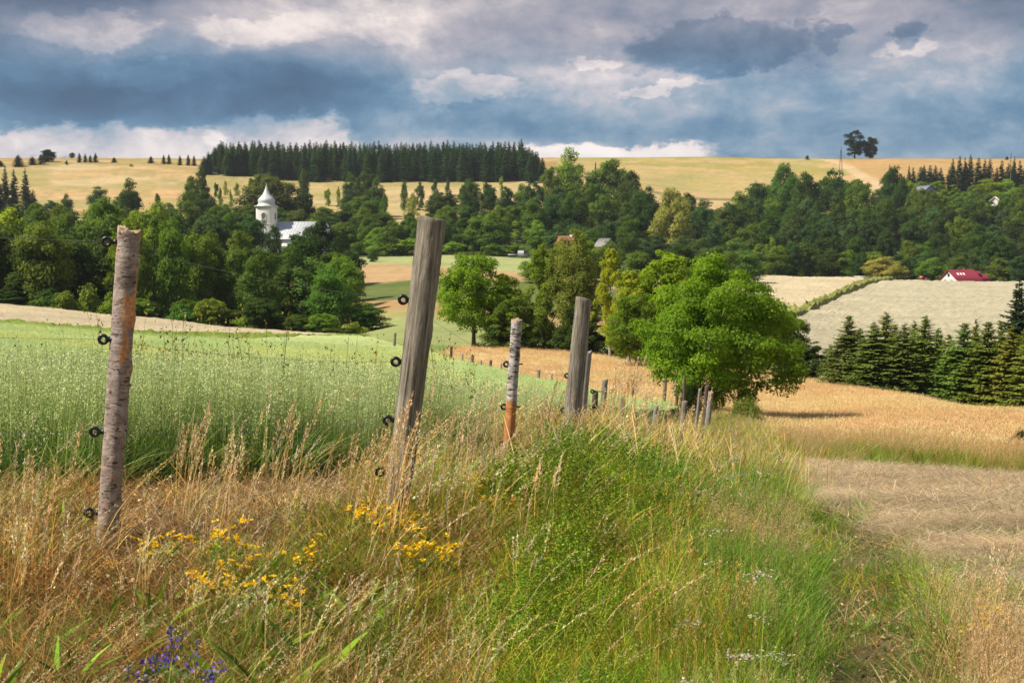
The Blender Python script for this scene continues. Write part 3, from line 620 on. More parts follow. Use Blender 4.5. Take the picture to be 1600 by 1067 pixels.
# --- spruce plantation on the hill
rng = rs(40)
for r_, (d, step, top, x0, x1) in enumerate([(738, 8.2, 233, 322, 846), (752, 8.6, 228, 330, 842), (770, 9, 225, 336, 836)]):
    x = x0; made = []
    while x < x1:
        px = x+(rng.rand()-.5)*4; e = smooth(0, 24, px-x0+8)*smooth(0, 34, x1+8-px)
        tp = top-2+2.0*rng.normal()+(1-e)*20
        made.append((px, 'dark', tree(FSP[rng.randint(3)], px, d*(1+.006*rng.normal()), tp, tint(rng, (.058, .118, .040), .14), None, 'spruce plantation on the hill', 'spruce_tree', width=step*(2.9+.6*rng.rand()), rng=rng)))
        x += step*(.75+.5*rng.rand())
    number(made, ('spruce', 'in the '+['front', 'middle', 'back'][r_]+' row of the hilltop plantation'))
# --- bushes and small trees on the scrubby hill pasture
for px, d, top, w, c, k, l in [
    (548, 560, 272, 20, BL, 'T', 'slim blue green tree left of the dark tree on the scrubby pasture'),
    (572, 570, 269, 32, DK, 'R', 'dark dense tree on the scrubby pasture below the plantation'),
    (590, 560, 280, 20, BL, 'T', 'slim tree right of the dark dense tree on the scrubby pasture'),
    (602, 545, 302, 16, MD, 'B', 'green bush at the right foot of the dark dense tree'),
    (570, 520, 306, 40, MD, 'R', 'round green tree below the dark dense tree'),
    (632, 600, 283, 16, BL, 'B', 'small dark bush left of the twin bushes on the scrubby pasture'),
    (646, 565, 302, 20, OL, 'B', 'olive bush between the small dark bush and the big post'),
    (657, 600, 285, 15, BL, 'B', 'small round bush above the olive bush'),
    (476, 600, 266, 13, BL, 'T', 'slim young tree above the church spire on the pasture'),
    (514, 620, 295, 9, LT, 'T', 'light green sapling on the pasture right of the church spire'),
    (530, 620, 292, 5, LT, 'T', 'thin sapling on the pasture left of the slim blue green tree'),
    (339, 640, 286, 8, BL, 'B', 'tiny dark bush nearest the plantation corner'), (354, 650, 283, 9, OL, 'B', 'tiny olive bush on the pasture, top left'),
    (372, 650, 286, 10, OL, 'B', 'tiny flat olive bush on the pasture'), (346, 610, 293, 8, LT, 'B', 'tiny fresh green bush left of the linden'),
    (362, 600, 296, 6, LT, 'B', 'smallest green bush left of the linden'), (402, 640, 274, 20, MD, 'R', 'green tree above the linden at the plantation edge'),
    (422, 650, 271, 26, BL, 'R', 'blue green tree above the linden at the plantation edge'), (700, 650, 279, 10, BL, 'B', 'small bush under the plantation, right of the big post'),
    (680, 655, 280, 11, BL, 'B', 'small bush under the plantation, behind the big post'), (784, 690, 276, 6, LT, 'T', 'light green sapling before the dark plantation edge'),
    (208, 760, 257, 7, OL, 'B', 'tiny bush on the tan pasture between the lone spruces'), (108, 770, 252, 5, DK, 'B', 'tiny dark bush left of the row of four spruces'),
    (583, 372, 392, 11, DK, 'T', 'single small dark tree on the tan strip field left of the big post')]:
    tree({'T': FARK[2+px % 2*2] if w > 9 else BUSH2, 'R': FARK[0], 'B': BUSH2 if px % 2 else BUSH}[k], px, d, top, tint(rs(int(px)+3), c, .05), l, width=w*(1.6 if k == 'T' else 1.3), cat='bush' if k == 'B' else 'tree', name='bush' if k == 'B' else 'tree')
# --- middle woods
row('broadleaf_tree', FARK+[LOOSE], 545, 1010, 27, 420, [(545, 345), (600, 352), (640, 340), (690, 342), (760, 345), (830, 350), (900, 352), (1010, 342)], [MD, MD, LT, DK, BL], ('tree', 'in the lower row of the middle wood'), 'lower row of the middle wood', 1.25, .03, 7, 11)
row('broadleaf_tree', FARK, 548, 1010, 27, 480, [(548, 322), (620, 335), (700, 318), (760, 322), (850, 318), (1010, 310)], [MD, BL, DK, DK, MD], ('tree', 'in the second row of the middle wood'), 'second row of the middle wood', 1.25, .04, 7, 12)
row('broadleaf_tree', FARK, 680, 1020, 26, 550, [(680, 296), (730, 290), (790, 292), (850, 285), (900, 285), (1020, 292)], [MD, BL, DK], ('tree', 'in the third row of the middle wood'), 'third row of the middle wood', 1.25, .04, 5, 13)
row('bush', [BUSH, BUSH2], 560, 830, 26, 400, [(560, 380), (650, 378), (830, 388)], [LT, MD, LT], ('bush', 'along the tan strip field'), 'bushes along the strip fields', 1.4, .01, 5, 14, cat='bush')
for px, d, top, w, c, k, l in [
    (888, 600, 234, 56, LT, 2, 'tallest fresh green tree right of the plantation, on the skyline'),
    (862, 600, 262, 40, MD, 0, 'green tree at the left foot of the skyline tree'),
    (957, 590, 250, 74, MD, 0, 'big dome shaped green tree below the right hill field'),
    (985, 580, 268, 46, DK, 0, 'dark right shoulder of trees beside the big dome shaped tree'),
    (925, 600, 268, 40, BL, 1, 'blue green tree between the skyline tree and the dome shaped tree'),
    (930, 640, 256, 8, BL, 2, 'slim conifer like tree peeping between the two big trees'),
    (732, 560, 280, 34, BL, 5, 'grey green tree at the field gap under the plantation'),
    (1050, 470, 296, 70, OL, 3, 'pale olive flowering linden in the middle wood above the yellow green trees'),
    (1225, 620, 258, 54, MD, 3, 'domed green tree standing up against the right hill field'),
    (1295, 330+250, 332, 76, OL, 1, 'pale olive flowering linden standing in the dark right wood'),
    (1395, 640, 262, 48, DK, 3, 'dark tree at the right end of the tan hill strip'),
    (1255, 610, 270, 50, DK, 0, 'dark round tree right of the domed tree on the hill edge'),
    (1300, 610, 266, 60, DK, 1, 'dark wide tree beside the tan hill strip'),
    (1340, 600, 282, 50, MD, 0, 'green tree below the end of the tan hill strip'),
    (1185, 640, 287, 50, MD, 4, 'low green tree at the left end of the domed tree'),
    (1382, 415, 402, 66, OL, 3, 'low round olive tree at the top of the weedy bank'),
    (1232, 470, 350, 40, BL, 5, 'grey green weeping tree in the right wood'),
    (1205, 450, 372, 30, LT, 2, 'light green pointed tree low in the right wood'),
    (1220, 436, 384, 30, LT, 4, 'light green tree at the corner of the far barley field')]:
    tree(FARK[k], px, d, top, tint(rs(int(px)+1), c, .04), l, width=w)
# --- right wood in receding rows
HOLE = lambda px: 1005 < px < 1175
def PR(y): return [(1000, y[0]), (1170, y[1]), (1300, y[2]), (1420, y[3]), (1600, y[4]), (1700, y[4])]
RW = [('lowest', 446, (368, 372, 385, 398, 402), 29, [MD, DK, MD, BL]), ('second', 478, (345, 350, 358, 372, 372), 29, [MD, DK, BL, DK]),
      ('third', 520, (325, 330, 338, 345, 342), 28, [DK, MD, BL, DK]), ('fourth', 570, (305, 312, 318, 322, 318), 27, [DK, BL, MD]),
      ('fifth', 625, (296, 297, 298, 302, 298), 26, [MD, DK, BL])]
for i, (nm, d, tops, st, cols) in enumerate(RW):
    row('broadleaf_tree', FARK, 1000 if i < 4 else 1180, 1680, st, d, PR(tops), cols, ('tree', 'in the '+nm+' row of the right wood'), nm+' row of the right wood', 1.2, .03, 6, 60+i)
row('broadleaf_tree', FARK+[SPIRE], 1420, 1690, 26, 675, [(1420, 285), (1500, 288), (1600, 285), (1700, 285)], [MD, LT, LT], ('tree', 'in the light top row of the right wood'), 'light top row of the right wood', 1.4, .02, 3, 66)
row('broadleaf_tree', FARK, 1180, 1410, 26, 660, [(1180, 292), (1300, 283), (1410, 285)], [DK, MD], ('tree', 'along the edge of the right hill field'), 'trees along the right hill field', 1.4, .02, 4, 67, skip=lambda p: 1345 < p < 1385)
row('spruce_tree', FSP, 1425, 1690, 9, 715, [(1425, 262), (1470, 258), (1500, 250), (1560, 256), (1690, 252)], [SPC], ('spruce', 'in the line on the right hill'), 'line of spruces on the right hill', 2.6, .02, 5, 68, tone=False)
for px, top in [(1387, 258), (1417, 259), (1441, 258), (1504, 246), (1581, 245)]:
    tree(FSP[px % 3], px, 705, top, tint(rs(px), SPC, .05), {1387: 'leftmost small spruce beside the dark tree on the right hill', 1417: 'spruce standing apart, left end of the line on the right hill',
        1441: 'second separate spruce in the line on the right hill', 1504: 'tallest spruce in the middle of the line on the right hill', 1581: 'tall dark spruce beside the pole on the right hill'}[px], name='spruce_tree', width=17)
# skyline pair
SKY = bl('skyline_tree', 31, 14, 4.4, 1.2, 60, 14000, .36, 'round', csz=(.18, .32), warp=.3)
tree(SKY, 1332, 926, 205, (.03, .052, .02, 1), 'taller ragged tree of the dark pair alone on the right skyline', name='skyline_tree', width=36, parts=True)
tree(FARK[0], 1356, 928, 216, (.03, .052, .02, 1), 'shorter rounder tree of the dark pair alone on the right skyline', name='skyline_tree', width=27, parts=True)
for px in (1259, 1569):
    tree(BUSH, px, 900, 244 if px == 1259 else 246, (.03, .045, .02, 1), 'tiny bush on the skyline '+('left of the field road' if px == 1259 else 'left of the rightmost spruce'), name='bush', width=8, cat='bush')

for px, d, top, w, c, l in [(882, 320, 373, 70, MD, 'green tree in front of the farmhouse walls'), (920, 318, 377, 60, LT, 'fresh green tree between the two half hidden houses'), (950, 320, 378, 60, MD, 'green tree in front of the grey gable house'),
                            (840, 300, 402, 60, LT, 'fresh green tree at the right end of the strip fields'), (1000, 300, 392, 70, MD, 'green tree behind the yellow green treetops'), (1060, 330, 380, 70, DK, 'dark green tree behind the top of the maple'),
                            (1120, 340, 385, 70, MD, 'green tree right behind the top of the maple'), (1165, 370, 392, 60, MD, 'green tree at the left end of the far barley field')]:
    tree(FARK[px % 4], px, d, top, tint(rs(px), c, .05), l, width=w)
# --- trees at the end of the golden field (110-125 m)
MIDS = bl('field_tree', 41, 8.2, 3.2, 1.5, 100, 26000, .19, 'round', csz=(.13, .26), trunks=2, warp=.28)
MIDT = bl('field_tree', 42, 10, 2.6, .8, 110, 26000, .19, 'tall', csz=(.14, .28), warp=.3)
WEEP = bl('weeping_tree', 43, 10.5, 2.7, 1.0, 100, 30000, .17, 'tall', csz=(.16, .3), droop=1.3, warp=.3, barkm=BIRCHB)
AIRY = bl('airy_tree', 44, 9.5, 2.6, 1.4, 90, 15000, .19, 'tall', csz=(.13, .26), gaps=.1, warp=.35, barkm=BIRCHB)
def T(k, px, d, top, w, c, l, name='tree'): return tree(k, px, d, top, (*c, 1), l, name=name, width=w, parts=True)
T(MIDS, 733, 120, 392, 124, (.19, .30, .02), 'bright green round tree on two dark trunks right of the big grey post', 'field_tree')
T(AIRY, 790, 122, 425, 96, (.20, .24, .025), 'airy yellow green tree right of the bright round tree')
T(MIDT, 800, 117, 455, 82, (.13, .19, .024), 'low dark green tree behind the peeled birch post')
T(MIDT, 850, 121, 372, 80, (.18, .25, .028), 'tall green tree left of the weeping tree')
T(WEEP, 902, 119, 357, 92, (.20, .23, .045), 'tall weeping tree with drooping grey green twigs behind the second grey post', 'weeping_tree')
T(MIDT, 905, 116, 470, 80, (.055, .09, .016), 'dark green undergrowth tree below the weeping tree')
T(AIRY, 955, 113, 385, 66, (.32, .34, .025), 'slender yellow birch right of the weeping tree', 'birch_tree')
T(AIRY, 985, 108, 420, 84, (.30, .34, .025), 'yellow green airy tree between the birch and the maple')
T(MIDT, 1035, 112, 382, 130, (.24, .33, .02), 'wide bright yellow green tree rising behind the maple on the left')
T(MIDS, 1000, 105, 455, 100, (.14, .22, .018), 'green tree at the left flank of the maple')
T(MIDS, 1085, 110, 410, 90, (.17, .25, .018), 'green tree behind the crown of the maple')
T(MIDS, 1222, 108, 480, 92, (.11, .17, .018), 'green tree peeping out on the right of the maple')
T(MIDT, 1268, 106, 530, 70, (.07, .115, .018), 'low dark green tree between the maple and the spruces')
T(MIDT, 1235, 104, 545, 70, (.09, .14, .018), 'low green tree at the right foot of the maple')
for px, w, top in [(775, 60, 505), (830, 70, 510), (880, 70, 515), (935, 60, 520), (975, 60, 520), (1030, 60, 520)]:
    tree(BUSH, px, 117, top, tint(rs(px), (.06, .10, .018), .15), {775: 'leftmost dark', 830: 'second dark', 880: 'third dark', 935: 'fourth dark', 975: 'fifth dark', 1030: 'rightmost dark'}[px]+' bush between the tree trunks at the end of the golden field', 'bushes at the end of the golden field', 'bush', width=w, cat='bush')
tree(BUSH, 745, 117, 536, (.03, .04, .016, 1), 'low dark heap like bush right of the two dark trunks', name='bush', width=22, cat='bush')
# --- the maple by the fence
MAPLE = bl('maple', 57, 7.2, 3.9, 1.0, 170, 76000, .125, 'maple', csz=(.12, .23), flat=.62, warp=.16)
mp = tree(MAPLE, 1120, 56, 397, (.155, .26, .018, 1), 'large broad bright green maple overhanging the end of the fence line', name='maple_tree', width=262, parts=True)
NB = bl('verge_bush', 52, 1.6, 1.3, .02, 60, 14000, .06, 'shrub', csz=(.2, .36), trunks=2)
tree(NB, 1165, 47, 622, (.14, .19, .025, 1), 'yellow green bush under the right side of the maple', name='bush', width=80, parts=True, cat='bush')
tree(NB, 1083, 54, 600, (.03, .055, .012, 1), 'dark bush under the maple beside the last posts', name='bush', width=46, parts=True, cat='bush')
tree(NB, 1603, 33, 672, (.035, .06, .014, 1), 'dark green bush at the right edge of the golden field', name='bush', width=46, parts=True, cat='bush')
# --- spruces behind the golden field
rng = rs(77)
for px, d, top, w, l in [(1400, 104, 505, 62, 'spruce just behind the one with the tall tip'), (1430, 103, 500, 60, 'spruce in the second rank left of the middle spruce'), (1526, 98, 498, 62, 'spruce in the second rank between the two broad ones'), (1565, 96, 500, 62, 'spruce in the second rank under the tall dark one'), (1602, 92, 512, 62, 'spruce in the second rank at the right picture edge'), (1300, 104, 540, 46, 'small low spruce left of the whole row'),
    
    (1327, 96, 491, 83, 'leftmost spruce of the row behind the golden field'), (1366, 93, 503, 97, 'second spruce from the left behind the golden field'),
    (1386, 100, 487, 89, 'spruce with a tall tip, third from the left behind the golden field'), (1414, 92, 505, 102, 'fourth spruce from the left behind the golden field'),
    (1446, 95, 492, 99, 'middle spruce of the row behind the golden field'), (1484, 98, 520, 81, 'short spruce in the dip of the row'),
    (1508, 90, 502, 108, 'broad spruce right of the dip in the row'), (1545, 88, 500, 113, 'broad spruce, third from the right edge'),
    (1582, 86, 508, 108, 'broad spruce, second from the right edge'), (1618, 84, 510, 108, 'spruce cut by the right picture edge'),
    (1468, 99, 512, 81, 'spruce behind the dip of the row'), (1345, 99, 512, 81, 'spruce tucked behind the two leftmost ones')]:
    c = tint(rng, (.19, .23, .04), .1); tree(NSP[rng.randint(3)], px, d, top, c, l, name='spruce_tree', width=w*1.28, parts=True, rng=rng)
tree(NSP[1], 1592, 112, 436, (.035, .06, .026, 1), 'tall dark spruce overtopping the row at the right picture edge', name='spruce_tree', width=135, parts=True)
tree(NSP[0], 1640, 112, 440, (.02, .036, .018, 1), 'tall dark spruce just right of the picture edge', name='spruce_tree', width=100, parts=True)

# ------------------------------------------------------------------ buildings
WHITE = plain('white_render', (.78, .76, .72), .8, .05); TIN = plain('sheet_metal', (.52, .55, .56), .45, .10, 1.5, .0)
DARKW = plain('dark_window', (.03, .03, .035), .3, .2); STONE = plain('stone_trim', (.6, .58, .54), .8, .06)
RED = plain('red_roof_tiles', (.24, .02, .04), .6, .15, 3); CREAM = plain('cream_wall', (.75, .66, .52), .8, .05); GREYR = plain('grey_roof', (.22, .23, .27), .7, .1)
def church():
    d = 400; b = P(418, d); z0 = b.z-1
    ch = tag(empty('church', (b.x, b.y, z0)), 'small white village church with an onion topped tower and pale metal roof among the trees', 'church')
    ch.rotation_euler = (0, 0, math.radians(-9)); g = lambda py: zat(py, d)-z0
    w = 2.45; e = g(325)
    mb = MB(); c = .55                                    # chamfered square tower
    poly = [(-w+c, -w), (w-c, -w), (w, -w+c), (w, w-c), (w-c, w), (-w+c, w), (-w, w-c), (-w, -w+c)]
    n = 8; V = [(x, y, 0) for x, y in poly]+[(x, y, e) for x, y in poly]
    mb.add(V, [(i, (i+1) % n, n+(i+1) % n, n+i) for i in range(n)]); mb.obj('tower', WHITE, ch)
    t = [o for o in ch.children][0]
    mb = MB()
    for z, k, hh in ((e-.02, .22, .28), (e+.25, .38, .22), (g(352), .1, .25)):
        poly2 = [(x*(1+k/w), y*(1+k/w)) for x, y in poly]; V = [(x, y, z) for x, y in poly2]+[(x, y, z+hh) for x, y in poly2]
        mb.add(V, [(i, (i+1) % n, n+(i+1) % n, n+i) for i in range(n)]+[(7, 6, 5, 4), (7, 4, 3, 0), (0, 3, 2, 1), (12, 13, 14, 15), (11, 12, 15, 8), (10, 11, 8, 9)])
    mb.obj('cornice', STONE, t)
    s = 1.0
    H0, H1 = e+.45, g(290.5)
    prof = [(2.75, 0), (2.6, .06), (2.25, .10), (2.3, .16), (2.42, .22), (2.40, .28), (2.15, .36), (1.7, .44), (1.25, .52), (.95, .60), (.7, .70), (.45, .80), (.22, .92), (.08, 1.0)]
    MB().lathe([(r, H0+q*(H1-H0)) for r, q in prof], 8, phase=math.pi/8).obj('onion_roof', TIN, t)
    MB().tube([(0, 0, H1-.2), (0, 0, H1+.8)], [.09, .04], 6).obj('finial', TIN, t)
    def window(x, y, z, ww, hh, face, parent):
        poly = [(-ww, 0), (ww, 0), (ww, hh*.65)]+[(ww*math.cos(a), hh*.65+ww*math.sin(a)) for a in np.linspace(.3, math.pi-.3, 6)]+[(-ww, hh*.65)]
        o = MB().prism(poly, -.06, .06).obj('window', DARKW, parent); o.location = (x, y, z)
        if face: o.rotation_euler = (0, 0, math.pi/2)
        f = MB(); 
        for i in range(len(poly)):
            p, q = poly[i], poly[(i+1) % len(poly)]; f.tube([(p[0]*1.12, -.08, p[1]), (q[0]*1.12, -.08, q[1])], .09, 4)
        for i in range(1, 5): f.tube([(-ww, -.08, i*hh*.16), (ww, -.08, i*hh*.16)], .035, 4)
        f.obj('window_frame', STONE, o)
    window(0, -w-.02, g(343.5), .55, 2.0, False, t); window(w+.02, 0, g(343.5), .5, 2.0, True, t); window(-w-.02, 0, g(343.5), .5, 2.0, True, t)
    # nave to the right
    er, rr = g(372), g(346.5); x0, x1 = w-.2, 16.5; yw = 5.0
    MB().box(x0+.1, x1-.3, -yw+1, yw-1+6, 0, er+.1).obj('nave', WHITE, ch)
    mb = MB(); ym = 3.0
    mb.add([(x0, -yw+.6, er-.2), (x1, -yw+.6, er-.2), (x1, ym, rr), (x0, ym, rr), (x0, ym*2+yw-.6, er-.2), (x1, ym*2+yw-.6, er-.2),
            (x0, -yw+.6, er-.5), (x1, -yw+.6, er-.5), (x0, ym*2+yw-.6, er-.5), (x1, ym*2+yw-.6, er-.5)],
           [(0, 1, 2, 3), (3, 2, 5, 4), (0, 6, 7, 1), (5, 9, 8, 4)], [(0, 3, 4), (1, 5, 2)])
    roof = mb.obj('nave_roof', TIN, ch)
    mb = MB()
    for i in range(15):
        x = x0+.6+i*(x1-x0-1.2)/14; mb.tube([(x, -yw+.6, er-.16), (x, ym, rr+.04)], .05, 4)
    tag(mb.obj('roof_seam', TIN, roof), kind='stuff')
    for i in range(4):
        window(x0+3+i*4, -yw+1-.02, er-4.2, .5, 2.6, False, ch)
church()
def gable_house(name, label, cat, px, d, zbase, W_, D_, eave, ridge, roofm, wallm, rot=0, chim=None, ov=.5, roofcol=True):
    b = P(px, d); h = tag(empty(name, (b.x, b.y, zbase)), label, cat); h.rotation_euler = (0, 0, rot)
    mb = MB().prism([(-W_/2, 0), (W_/2, 0), (W_/2, eave), (0, ridge-.15), (-W_/2, eave)], -D_/2, D_/2); mb.obj('wall', wallm, h)
    mb = MB(); o = ov; s = (ridge-eave)/(W_/2)
    for sg in (-1, 1):
        q = [(0, ridge), (sg*(W_/2+o), eave-s*o), (sg*(W_/2+o), eave-s*o+.22), (0, ridge+.24)]
        mb.prism(q if sg > 0 else q[::-1], -D_/2-o, D_/2+o)
    r = mb.obj('roof', roofm, h)
    return h, r
def red_house():
    d = 428; z0 = zat(449, d); k = d/F
    rot = math.radians(-62)
    h, r = gable_house('house', 'white house with a steep dark red roof and skylights behind the barley field', 'house', 1500, d, z0, 8.0, 9.5, 2.0, zat(422.5, d)-z0, RED, WHITE, rot)
    # skylights on the slope that faces the camera
    W_, eave, ridge = 8.0, 2.0, zat(422.5, d)-z0; s = (ridge-eave)/4
    for y in (-2.6, -1.4, -.2):
        x0, x1 = 1.3, 2.1; za, zb = ridge-s*x0+.30, ridge-s*x1+.30
        MB().add([(x0, y-.35, za), (x1, y-.35, zb), (x1, y+.35, zb), (x0, y+.35, za), (x0, y-.35, za-.2), (x1, y-.35, zb-.2), (x1, y+.35, zb-.2), (x0, y+.35, za-.2)],
                 [(0, 1, 2, 3), (0, 4, 5, 1), (1, 5, 6, 2), (2, 6, 7, 3), (3, 7, 4, 0)]).obj('skylight', WHITE, r)
    for x in (-1.4, 1.2):
        w = MB().box(x-.5, x+.5, -4.85, -4.7, 1.2, 2.3).obj('window', DARKW, h)
        MB().box(x-.6, x+.6, -4.88, -4.84, 1.08, 1.18).obj('window_sill', STONE, w)
    MB().box(-.4, .4, -4.85, -4.7, 3.3, 4.2).obj('window', DARKW, h)
    # lower wing at the right
    mb = MB(); mb.box(-3, 3, 4.7, 9.6, 0, 2.0); mb.obj('wing_wall', CREAM, h)
    mb = MB().prism([(-3.6, 1.6), (3.6, 1.6), (0, ridge-1.1)], 4.4, 10.1); mb.obj('wing_roof', RED, h)
    MB().box(-.6, -.0, 1.5, 2.1, ridge-1, ridge+.55).obj('chimney', RED, r)
    MB().prism([(-1.3, 3.2), (1.3, 3.2), (0, 4.9)], 5.5, 7.8).obj('dormer', RED, h)
red_house()
for px, d, top, w, c, l in [(1428, 632, 295, 34, MD, 'green tree hiding the foot of the grey roofed house, left one'), (1452, 631, 298, 34, DK, 'dark green tree hiding the foot of the grey roofed house, right one'),
                            (1545, 582, 314, 30, DK, 'dark green tree left below the pale gable'), (1563, 581, 314, 30, MD, 'green tree right below the pale gable')]:
    tree(FARK[px % 4], px, d, top, tint(rs(px), c, .05), l, width=w)
gable_house('house', 'grey roofed house half hidden in the trees high in the right wood', 'house', 1442, 640, P(1442, 640).z, 6.5, 8, zat(299.5, 640)-P(1442, 640).z, zat(291.5, 640)-P(1442, 640).z, GREYR, plain('blue_grey_wall', (.40, .42, .46), .8, .05), .35)
gable_house('house', 'pale gable of a house peeping out of the trees below the rightmost pole', 'house', 1552, 590, P(1552, 590).z, 3, 4, zat(314, 590)-P(1552, 590).z, zat(309, 590)-P(1552, 590).z, CREAM, WHITE, -.5)
h, r = gable_house('house', 'farmhouse with an orange red roof almost hidden behind the weeping tree', 'house', 885, 330, P(885, 330).z, 3.2, 3, zat(380, 330)-P(885, 330).z, zat(370, 330)-P(885, 330).z, plain('old_tiles', (.30, .10, .06), .8, .2, 3), CREAM, 1.25)
MB().box(-.4, .4, -1.5, -.8, zat(376, 330)-P(885, 330).z, zat(367, 330)-P(885, 330).z).obj('chimney', WHITE, r)
h, r = gable_house('house', 'house with a light grey gable roof left of the yellow green treetops', 'house', 945, 345, P(945, 345).z, 3.6, 3, zat(384, 345)-P(945, 345).z, zat(374, 345)-P(945, 345).z, plain('fibre_roof', (.22, .21, .2), .8, .1, 3), CREAM, .7)
def shed():
    d = 418; b = P(1346, d); z0 = b.z
    s = tag(empty('shed', (b.x, b.y, z0)), 'low pale grey shed on the rim of the far barley field', 'shed'); w = 9/F*d
    MB().box(-w, w, -2, 2, 0, zat(433, d)-z0).obj('wall', CREAM, s); MB().box(-w-.2, w+.2, -2.3, 2.3, zat(433, d)-z0+.004, zat(431.5, d)-z0).obj('roof', TIN, s)
    d = 410; b = P(1439, d); z0 = b.z
    s = tag(empty('tractor', (b.x, b.y, z0)), 'small orange red farm machine beyond the barley field, left of the red roofed house', 'tractor')
    OR = plain('orange_paint', (.5, .09, .04), .4, .05); MB().box(-.5, .5, -.6, .6, 1.0, 2.1).obj('cab', OR, s); MB().box(.7, 1.8, -.4, .4, .7, 1.5).obj('bonnet', OR, s)
    for x in (-.5, 1.4):
        o = MB().torus((0, 0, 0), .42, .2).obj('wheel', DARKW, s); o.location = (x, -.8, .62)
shed()
def van():
    d = 392; b = P(817, d)
    v = tag(empty('van', (b.x, b.y, b.z)), 'small white and dark van parked at the edge of the middle wood', 'van')
    v.rotation_euler = (0, 0, math.radians(72))
    MB().prism([(-2, .35), (2, .35), (2.05, 1.0), (1.2, 1.15), (.7, 1.95), (-1.9, 1.95), (-2.05, 1.2)], -.85, .85).obj('body', plain('van_paint', (.35, .35, .38), .35, .04), v)
    MB().prism([(-1.6, 1.25), (.9, 1.25), (.55, 1.8), (-1.6, 1.8)], -.87, .87).obj('window', DARKW, v)
    for x in (-1.3, 1.3):
        for y in (-.75, .75):
            o = MB().torus((0, 0, 0), .22, .12).obj('wheel', DARKW, v); o.location = (x, y, .34)
    b = P(801, d); t = tag(empty('trailer', (b.x, b.y, b.z)), 'low pale flat trailer left of the parked van', 'trailer')
    MB().box(-1.3, 1.3, -.8, .8, .6, .9).obj('bed', plain('trailer_paint', (.4, .4, .4), .6, .1), t)
    for x in (-.6, .6):
        o = MB().torus((0, 0, 0), .22, .12).obj('wheel', DARKW, t); o.location = (x, -.8, .34)
van()
WOODP = plain('pole_wood', (.20, .18, .16), .9, .2)
def pole(px, d, top, label, aframe=False):
    b = P(px, d); hgt = zat(top, d)-b.z; p = tag(empty('power_pole', (b.x, b.y, b.z)), label, 'pole')
    if aframe:
        for s in (-1, 1): MB().tube([(s*1.5, 0, -.5), (s*.15, 0, hgt*.94)], [.2, .14], 6).obj('pole_leg', WOODP, p)
        MB().box(-.8, .8, -.08, .08, hgt*.5, hgt*.5+.15).obj('brace', WOODP, p)
        MB().tube([(0, 0, hgt*.9), (0, 0, hgt)], .12, 6).obj('pole_top', WOODP, p)
    else: MB().tube([(0, 0, -.5), (0, 0, hgt)], [.22, .14], 8).obj('pole', WOODP, p)
    for i, w in enumerate((.9, .6)):
        c = MB().box(-w, w, -.06, .06, hgt*(.93-.06*i), hgt*(.93-.06*i)+.12).obj('cross_arm', WOODP, p)
        for s in (-1, 1): MB().lathe([(.01, 0), (.09, .02), (.09, .2), (.03, .3)], 8, (s*w*.9, 0)).obj('insulator', WHITE, c).location = (0, 0, hgt*(.93-.06*i)+.12)
pole(1311, 700, 231, 'two legged wooden power pole beside the tan hill strip', True)
pole(1575, 690, 241, 'single tall power pole in the line of spruces on the right hill')

